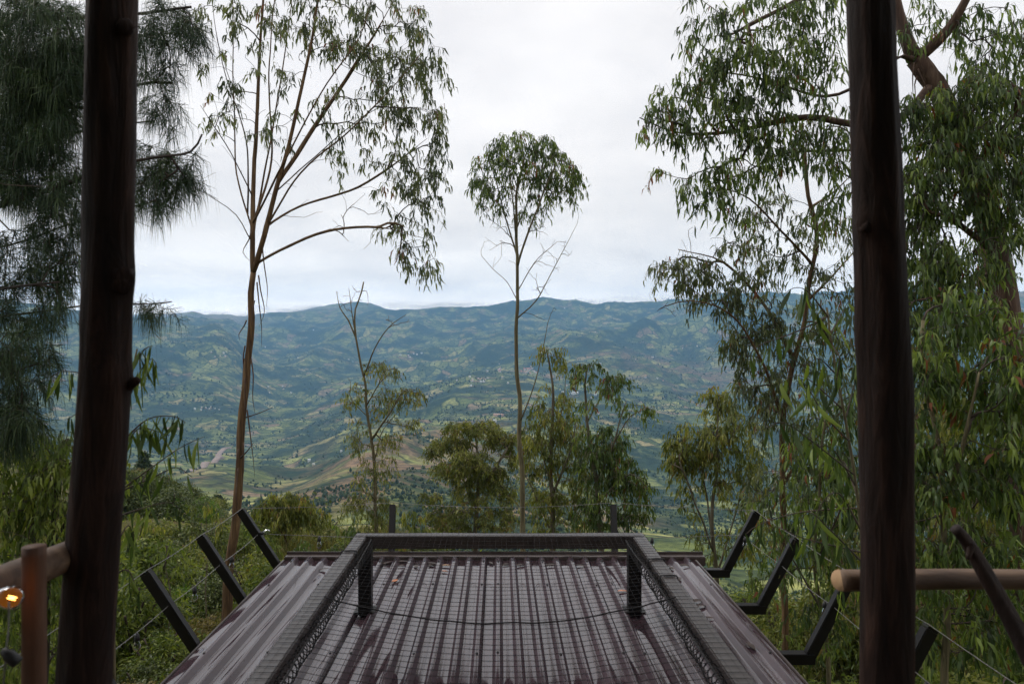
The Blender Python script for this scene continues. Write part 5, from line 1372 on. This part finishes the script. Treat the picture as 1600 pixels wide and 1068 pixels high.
# --- saplings close by whose leaves can be picked out one by one
def leaf_meshes(mname):
    out = []
    for k in range(4):
        g = Geo(); a = np.linspace(0, 1, 6); w = np.array([.03, .2, .28, .26, .15, .0]) * .5
        bend = (0.12 + .08 * k) * (a ** 1.6) * (1 if k % 2 else -1)
        mid = np.stack([bend, .05 * np.sin(a * 3 + k), -a], -1)
        Lf = mid + np.stack([-w * .5, .06 * w + .02, 0 * a], -1); Rt = mid + np.stack([w * .5, .06 * w + .02, 0 * a], -1)
        i = np.arange(5)
        g.add(np.concatenate([Lf, mid, Rt]), np.concatenate([np.stack([i, i + 6, i + 7, i + 1], -1), np.stack([i + 6, i + 12, i + 13, i + 7], -1)]), None, .12 + .22 * k)
        out.append(g.mesh('leaf', M[mname], True))
    return out
def leafy(name, label, d, stem, r, sprays, L, lmat, tmat='bark_olive', wide=1.0, more=1.0):
    """sprays: (list of photo points of a twig, number of leaves)"""
    P = [at(x, y, d + z) for x, y, z in stem]
    zg = height(P[0][0], P[0][1])
    P = [np.array([P[0][0], P[0][1], zg - .1])] + P
    e = thing(name, label, 'tree', (P[0][0], P[0][1], zg))
    g = Geo(); Q = catmull(P, .08); tube(g, Q, np.linspace(r, r * .3, len(Q)), 8, .5, 0, .04); g.build('trunk', M[tmat], e, True)
    me = leaf_meshes(lmat)
    for pts, n in sprays:
        n = int(n * more)
        B = [at(x, y, d + z) for x, y, z in pts]
        i = np.argmin(((Q - B[0]) ** 2).sum(1)); 
        if np.linalg.norm(Q[i] - B[0]) < .35: B[0] = Q[i]
        C = catmull(B, .04)
        g = Geo(); tube(g, C, np.linspace(.006, .0016, len(C)), 5, .5); g.build('branch', M['twig'], e, True)
        for k in range(n):
            t = .25 + .75 * (k + random.random()) / n
            f = t * (len(C) - 1); a = C[int(f)]; b_ = C[min(int(f) + 1, len(C) - 1)]
            p = a + (b_ - a) * (f - int(f))
            o = bpy.data.objects.new('leaf', random.choice(me)); COL.objects.link(o); o.parent = e
            o.location = Vector(p + rng.standard_normal(3) * .008) - e.location
            s = L * random.uniform(.65, 1.25)
            o.scale = (s * wide * random.uniform(.8, 1.15), s, s)
            o.rotation_euler = (random.gauss(0, .2), random.gauss(0, .22), random.uniform(0, 6.28))
    return e
leafy('eucalyptus_sapling', 'sapling with large separate hanging leaves left of the right post', 4.3,
      [(1362, 1060, 0), (1352, 900, 0), (1338, 760, 0), (1318, 640, 0), (1300, 540, 0), (1292, 480, 0)], .02,
      [([(1300, 540, 0), (1270, 480, -.1), (1256, 440, -.1)], 9), ([(1296, 500, 0), (1262, 455, -.2), (1240, 450, -.2), (1222, 462, -.2)], 7), ([(1310, 590, 0), (1280, 560, -.1), (1262, 570, -.2)], 9), ([(1318, 640, 0), (1260, 590, .1), (1230, 590, .1), (1218, 600, .1)], 8), ([(1325, 690, 0), (1290, 650, -.2), (1258, 600, -.3), (1248, 612, -.3)], 6),
       ([(1335, 740, 0), (1270, 690, -.2), (1225, 660, -.3), (1190, 672, -.3)], 13), ([(1338, 760, 0), (1300, 700, 0), (1268, 700, 0)], 9), ([(1300, 520, 0), (1315, 490, .1), (1326, 470, .1)], 9), ([(1320, 650, 0), (1335, 600, .1), (1338, 560, .1)], 10), ([(1345, 820, 0), (1310, 770, -.1), (1282, 790, -.1), (1272, 830, -.1)], 12), ([(1350, 880, 0), (1300, 830, -.2), (1262, 800, -.2), (1240, 850, -.2)], 10),
       ([(1346, 830, 0), (1325, 790, .1), (1312, 800, .1)], 9), ([(1338, 770, 0), (1318, 720, .2), (1300, 735, .2)], 9), ([(1290, 500, 0), (1240, 520, -.1), (1185, 540, -.2), (1168, 560, -.2)], 8), ([(1352, 900, 0), (1326, 900, .1), (1306, 930, .1)], 8), ([(1300, 545, 0), (1312, 560, -.1), (1306, 600, -.1)], 8), ([(1340, 790, 0), (1250, 800, .1), (1185, 820, .2), (1165, 835, .2)], 8), ([(1350, 860, 0), (1255, 840, -.3), (1215, 822, -.3), (1205, 830, -.3)], 7)],
      .17, 'leaf_c', wide=1.15)
leafy('eucalyptus_sapling', 'leafy shoot reaching out both sides of the left post, leaves curved and separate', 4.0,
      [(178, 1060, 0), (176, 900, 0), (182, 790, 0), (190, 690, 0), (205, 590, 0), (214, 545, 0)], .016,
      [([(200, 620, 0), (222, 575, 0), (238, 560, 0), (246, 575, 0)], 11), ([(210, 570, 0), (226, 545, 0), (238, 540, 0)], 6), ([(190, 690, 0), (230, 655, -.1), (270, 650, -.1), (290, 660, -.1)], 15), ([(188, 700, 0), (215, 670, -.1), (240, 672, -.1), (262, 680, -.1)], 11), ([(184, 770, 0), (230, 735, -.2), (280, 700, -.2), (318, 682, -.2)], 10), ([(184, 770, 0), (240, 745, -.1), (275, 730, -.1), (300, 745, -.1)], 3), ([(200, 640, 0), (140, 590, .1), (100, 580, .1), (78, 590, .1)], 14), ([(196, 670, 0), (140, 640, .1), (104, 655, .1)], 9), ([(182, 800, 0), (235, 790, -.2), (268, 785, -.2), (284, 800, -.2)], 6), ([(180, 860, 0), (200, 820, .1), (212, 850, .1)], 7), ([(190, 690, 0), (150, 680, 0), (118, 700, 0)], 9), ([(178, 900, 0), (200, 890, 0), (216, 930, 0)], 6)],
      .155, 'leaf_c', wide=.95, more=1.6)

# ------------------------------------------------------------------ shrubs, grass and the knoll at the left
def shrub_proto(lmat, n, L, W, hh, seed, fine=True, stems=7):
    r = np.random.default_rng(seed)
    stem = Geo(); g = Geo()
    for k in range(stems):
        a = r.uniform(0, 6.28); t = r.uniform(.2, .8)
        p = np.array([[0.05 * math.cos(a), .05 * math.sin(a), -.15], [t * .25 * math.cos(a), t * .25 * math.sin(a), hh * .4], [t * .6 * math.cos(a), t * .6 * math.sin(a), hh * r.uniform(.6, .95)]])
        tube(stem, catmull(p, .12), .012, 4, r.random())
    nc = max(8, n // 20)
    a = r.uniform(0, 6.28, nc); rad = r.uniform(0, 1, nc) ** .6; zf = r.uniform(.12, 1, nc)
    prof = np.sqrt(np.clip(1 - (zf - .45) ** 2 / .32, .02, 1))
    lob = 1 + .3 * np.sin(a * 3 + seed) 
    C = np.stack([rad * prof * lob * .62 * np.cos(a), rad * prof * lob * .62 * np.sin(a), zf * hh * (1 - .2 * rad)], -1)
    idx = r.integers(0, nc, n)
    P = C[idx] + r.standard_normal((n, 3)) * .055
    D = norm(P - [0, 0, hh * .3] + r.standard_normal((n, 3)) * .4)
    ct = r.random(nc)
    leaves(g, P, D, L * r.uniform(.6, 1.3, n), W * r.uniform(.7, 1.3, n), np.clip(.5 * ct[idx] + .5 * r.random(n), 0, 1), .45, fine)
    return stem.mesh('stem', M['twig']), g.mesh('foliage', M[lmat])
M['leaf_gold'] = leafmat('leaf_dry', (0.06, 0.05, 0.02), (0.16, 0.13, 0.05), (0.3, 0.24, 0.1), rough=0.6)
M['leaf_dark'] = leafmat('leaf_dark', (0.03, 0.046, 0.014), (0.075, 0.1, 0.03), (0.15, 0.18, 0.05), rough=0.5, trans=.15)
PROT = {'long': [shrub_proto('leaf_e', 4200, .085, .018, 1.0, s) for s in (1, 2, 3)], 'broad': [shrub_proto('leaf_e', 5000, .065, .024, .95, s) for s in (4, 5)],
        'olive': [shrub_proto('leaf_b', 4000, .08, .018, 1.0, s) for s in (6, 7)], 'bright': [shrub_proto('leaf_d', 5200, .05, .028, .9, s, False) for s in (8, 9)],
        'dark': [shrub_proto('leaf_dark', 5200, .055, .03, .95, s, False) for s in (10, 11, 12)], 'gold': [shrub_proto('leaf_gold', 4200, .055, .024, .8, s, False) for s in (13, 14)], 'mid': [shrub_proto('leaf_b', 5200, .055, .026, .9, s, False) for s in (15, 16)]}
def shrub(px, d, w, h, kind, label, group=None, cat='shrub', dz=0.0):
    p = on_ground(px, d)
    e = thing('shrub', label, cat, p + [0, 0, dz], group)
    st, fo = random.choice(PROT[kind])
    e.scale = (w * .8, w * .8, h); e.rotation_euler = (0, 0, random.uniform(0, 6.28))
    for nm, me in (('stem', st), ('foliage', fo)):
        o = bpy.data.objects.new(nm, me); COL.objects.link(o); o.parent = e
        if nm == 'foliage': o['kind'] = 'stuff'
# near slope beside the roof
for px, d, w, h, k, lab in ((228, 13.5, 2.2, 1.7, 'broad', 'rounded green shrub between the left post and the third railing post'), (290, 15, 1.8, 1.3, 'mid', 'leafy green shrub under the upper wire, left of the tan trunk'), (430, 11.5, 1.5, 1.6, 'long', 'long leaved shrub right of the tan trunk beside the tin roof'), (405, 12.5, 1.4, 1.5, 'olive', 'olive shrub at the foot of the second left railing post'),
      (318, 11, 1.5, 1.1, 'gold', 'yellowish shrub below the lower wire by the third left railing post'), (262, 10, 1.6, 1.1, 'long', 'low leafy shrub under the third left railing post'), (215, 8.5, 1.4, 1.0, 'gold', 'pale twiggy shrub at the bottom left beside the log post'), (300, 8.8, 1.3, 1.0, 'long', 'low shrub at the edge of the tin roof, bottom left'), (350, 14, 1.6, 1.2, 'dark', 'dark green shrub behind the second left railing post'),
      (560, 19, 2.0, .9, 'broad', 'low dark green bush behind the roof, left of the frame corner'), (500, 22, 2.4, .8, 'mid', 'olive bush on the lip of the slope behind the roof'), (385, 19, 1.8, 1.2, 'long', 'green bush behind the corner post by the tan trunk'), (655, 21, 2.2, .9, 'broad', 'low green bush seen under the far frame rail'), (205, 11, 1.8, 1.6, 'long', 'tall green shrub just right of the left log post'), (250, 18, 2.2, 1.5, 'olive', 'olive shrub on the grass under the knoll')):
    shrub(px, d, w, h, k, lab)
for px, d, w, h, k, lab in ((1140, 12, 1.5, 1.2, 'olive', 'olive shrub under the right corner post'), (1195, 10.5, 1.5, 1.3, 'olive', 'yellow green shrub below the second right post'), (1260, 9, 1.6, 1.2, 'long', 'leafy shrub below the third right post'), (1325, 8, 1.6, 1.4, 'long', 'dark shrub between the third right post and the right log post'),
      (1450, 8, 1.8, 1.4, 'broad', 'dark shrub right of the right log post'), (1540, 7.5, 1.8, 1.4, 'olive', 'olive shrub in the lower right corner'), (1620, 8, 1.8, 1.5, 'long', 'leafy shrub at the lower right edge'), (1230, 13, 1.9, 1.5, 'olive', 'olive bush behind the second right post'), (1320, 13, 2.0, 1.8, 'olive', 'pale bush behind the third right post'), (1075, 15, 1.7, 1.0, 'olive', 'low olive bush right of the gutter end'), (1400, 12, 2.2, 2.0, 'long', 'tall bush behind the right log post'), (1185, 17, 2.2, 1.8, 'long', 'green bush between the right corner and second posts')):
    shrub(px, d, w, h, k, lab)
for px, d, w, h, k in ((200, 12.2, 1.5, 1.3, 'dark'), (246, 12.0, 1.3, 1.0, 'dark'), (284, 12.6, 1.2, 1.0, 'bright'), (332, 12.4, 1.4, 1.1, 'dark'), (368, 11.6, 1.2, .9, 'mid'), (414, 13.5, 1.3, 1.2, 'dark'), (440, 15, 1.5, 1.0, 'mid'), (236, 9.4, 1.2, .9, 'dark'), (276, 9.2, 1.1, .8, 'mid'), (330, 9.6, 1.1, .8, 'dark'), (300, 18, 1.9, 1.5, 'dark'), (370, 20, 2.0, 1.4, 'dark')):
    shrub(px, d, w, h, k, 'leafy bush among the weeds on the slope left of the tin roof', 'bushes among the weeds left of the roof')
for px, d, w, h in ((20, 9, 1.8, 1.6), (90, 10, 1.8, 1.7), (150, 12, 2, 1.8), (-40, 8, 1.8, 1.7)):
    shrub(px, d, w, h, 'long', 'dark leafy shrub in the shade behind the left handrail', 'dark shrubs at the left edge')
# knoll
shrub(316, 47, 2.0, 2.1, 'bright', 'bright yellow green round bush on the knoll left of the tan trunk')
shrub(274, 44, 1.5, 1.7, 'bright', 'smaller bright green bush beside dark bushes on the knoll')
shrub(220, 84, 2.6, 2.6, 'bright', 'bright green bush at the top of the knoll beside the left post')
for n_, p0, p1, d0, d1, w0, w1, h0, h1, kinds, lab, grp in (
        (16, 170, 305, 43, 58, 2.6, 4.2, 2.0, 3.4, ('dark',), 'dark green bush in the shaded hollow of the knoll', 'dark bushes in the hollow of the knoll'),
        (22, 165, 350, 66, 92, 2.4, 4.4, 1.3, 2.4, ('gold', 'gold', 'mid'), 'dry olive bush along the crest of the knoll', 'dry bushes on the crest of the knoll'),
        (16, 200, 400, 44, 66, 2.0, 3.4, 1.0, 1.9, ('mid', 'gold', 'dark'), 'mixed low bush on the right flank of the knoll', 'low bushes on the flank of the knoll'),
        (9, 330, 470, 30, 44, 1.2, 2.2, .5, 1.0, ('gold', 'mid', 'gold'), 'low bush on the dry grass left of the mop headed tree', 'low bushes on the dry grass')):
    for k in range(n_):
        shrub(p0 + (p1 - p0) * (k + random.random()) / n_, random.uniform(d0, d1), random.uniform(w0, w1), random.uniform(h0, h1), random.choice(kinds), lab, grp)
def conifer(px, py, d, h, label):
    b = on_ground(px, d); 
    tree('pine_tree', label, 'tree', d, [(px, py + h, 0), (px, py + h * .5, 0), (px + 1, py, 0)], .2, .03, (), [(px, py + h * (.1 + .2 * i), 3 + 3.2 * i, h * .09, 10 + 6 * i) for i in range(4)], leaf=(5, 1.6, 30), lmat='needle', tmat='bark_dark', R=.5, step=.8, parts=1, rt=.012, droop=.4, fine=False)
conifer(225, 706, 105, 44, 'small dark conifer standing at the top of the knoll by the left post')
conifer(341, 772, 90, 30, 'small dark conifer at the right end of the knoll by the tan trunk')

def build_grass():
    g = Geo()
    for (n, p0, p1, d0, d1, h) in ((52000, -60, 640, 6.8, 26, .55), (14000, 1000, 1700, 6.5, 16, .42), (12000, 380, 1100, 15, 30, .4)):
        px = rng.uniform(p0, p1, n); d = d0 * (d1 / d0) ** rng.random(n); x = (px - CX) * d / F
        cl = vnoise(x / 1.6, d / 1.6) + .5 * vnoise(x / .5, d / .5)
        k = cl + .15 * rng.standard_normal(n) > -.12
        k &= ~((x > XL - .1) & (x < XR + .1) & (d < 6.8))
        x, d, cl = x[k], d[k], cl[k]
        z = np.array([height(a, b_) for a, b_ in zip(x, d)])
        m = len(x); H = h * rng.uniform(.35, 1.3, m) * (1 + cl); a = rng.uniform(0, 6.28, m)
        u = np.stack([np.cos(a), np.sin(a), 0 * a], -1) * (.0028 + .0004 * d)[:, None]; le = rng.standard_normal((m, 2)) * .35
        P = np.stack([x, d, z - .02], -1); mid = P + np.stack([le[:, 0] * H * .3, le[:, 1] * H * .3, H * .6], -1); t = P + np.stack([le[:, 0] * H, le[:, 1] * H, H], -1)
        V = np.stack([P - u, P + u, mid - u * .7, mid + u * .7, t], 1); b = np.arange(m)[:, None] * 5
        g.add(V.reshape(-1, 3), b + np.array([[0, 1, 3, 2]]), b + np.array([[2, 3, 4]]), np.repeat(np.clip(.5 + .5 * cl + .3 * rng.standard_normal(m), 0, 1), 5))
    tag(g.build('grass', M['grass']), 'tall rough grass and weeds on the slope round the hut', None, None, 'stuff')
build_grass()

def build_undergrowth():
    g = Geo()
    n = 190000
    px = rng.uniform(-100, 1750, n); d = 14 * (340 / 14) ** rng.random(n); x = (px - CX) * d / F
    c = vnoise(x / (d * .09), d / (d * .09) + np.log(d) * 9) + .6 * vnoise(x / 2.3, d / 2.3) + .5 * vnoise(x / 9, d / 9)
    k = (c + .1 * rng.standard_normal(n) > .13)
    k &= ~((px > 380) & (px < 640) & (d < 45) & (c < .45))
    k &= ~((px < 440) & (d < 105) & (rng.random(n) < .84))
    x, d, c = x[k], d[k], c[k]
    z = np.array([height(a, b_) for a, b_ in zip(x, d)])
    m = len(x); s_ = .0125 * d ** .85
    P = np.stack([x, d, z], -1) + rng.standard_normal((m, 3)) * (s_ * .8)[:, None]
    P[:, 2] = z + np.abs(rng.standard_normal(m)) * (.14 + .007 * d) * (.3 + 3.6 * np.clip(c - .1, 0, 1))
    leaves(g, P, norm(rng.standard_normal((m, 3)) + [0, 0, .3]), s_ * rng.uniform(.7, 1.5, m), s_ * rng.uniform(.3, .6, m), np.clip(.5 + .6 * vnoise(x / 3, d / 3) + .25 * rng.standard_normal(m), 0, 1), .3, False)
    tag(g.build('undergrowth', M['leaf_e']), 'low scrub and weeds covering the slope beyond the hut', None, None, 'stuff')
build_undergrowth()

# red cloth seen below the far rail
def build_cloth():
    p = at(626, 862, 20.0)
    e_z = height(p[0], p[1])
    n = 9
    u = np.linspace(-.5, .5, n); X, Y = np.meshgrid(u * .75, u * .4, indexing='ij')
    Z = .09 * vnoise(X * 7 + 3, Y * 9) + .12 * np.cos(X * 9)
    V = np.stack([X + p[0], Y * .6 + p[1], Z + p[2] - Y * .15], -1).reshape(-1, 3)
    i, j = np.meshgrid(np.arange(n - 1), np.arange(n - 1), indexing='ij')
    Q = np.stack([i * n + j, (i + 1) * n + j, (i + 1) * n + j + 1, i * n + j + 1], -1).reshape(-1, 4)
    g = Geo(); g.add(V, Q); g.add(V - [0, 0, .01], Q[:, ::-1])
    o = g.build('cloth', plain('red_cloth', (0.6, 0.1, 0.075), 0.7, 0, .2, 6, 0.1), None, True)
    tag(o, 'small red cloth thrown over a bush, seen under the far frame rail', 'cloth')
build_cloth()
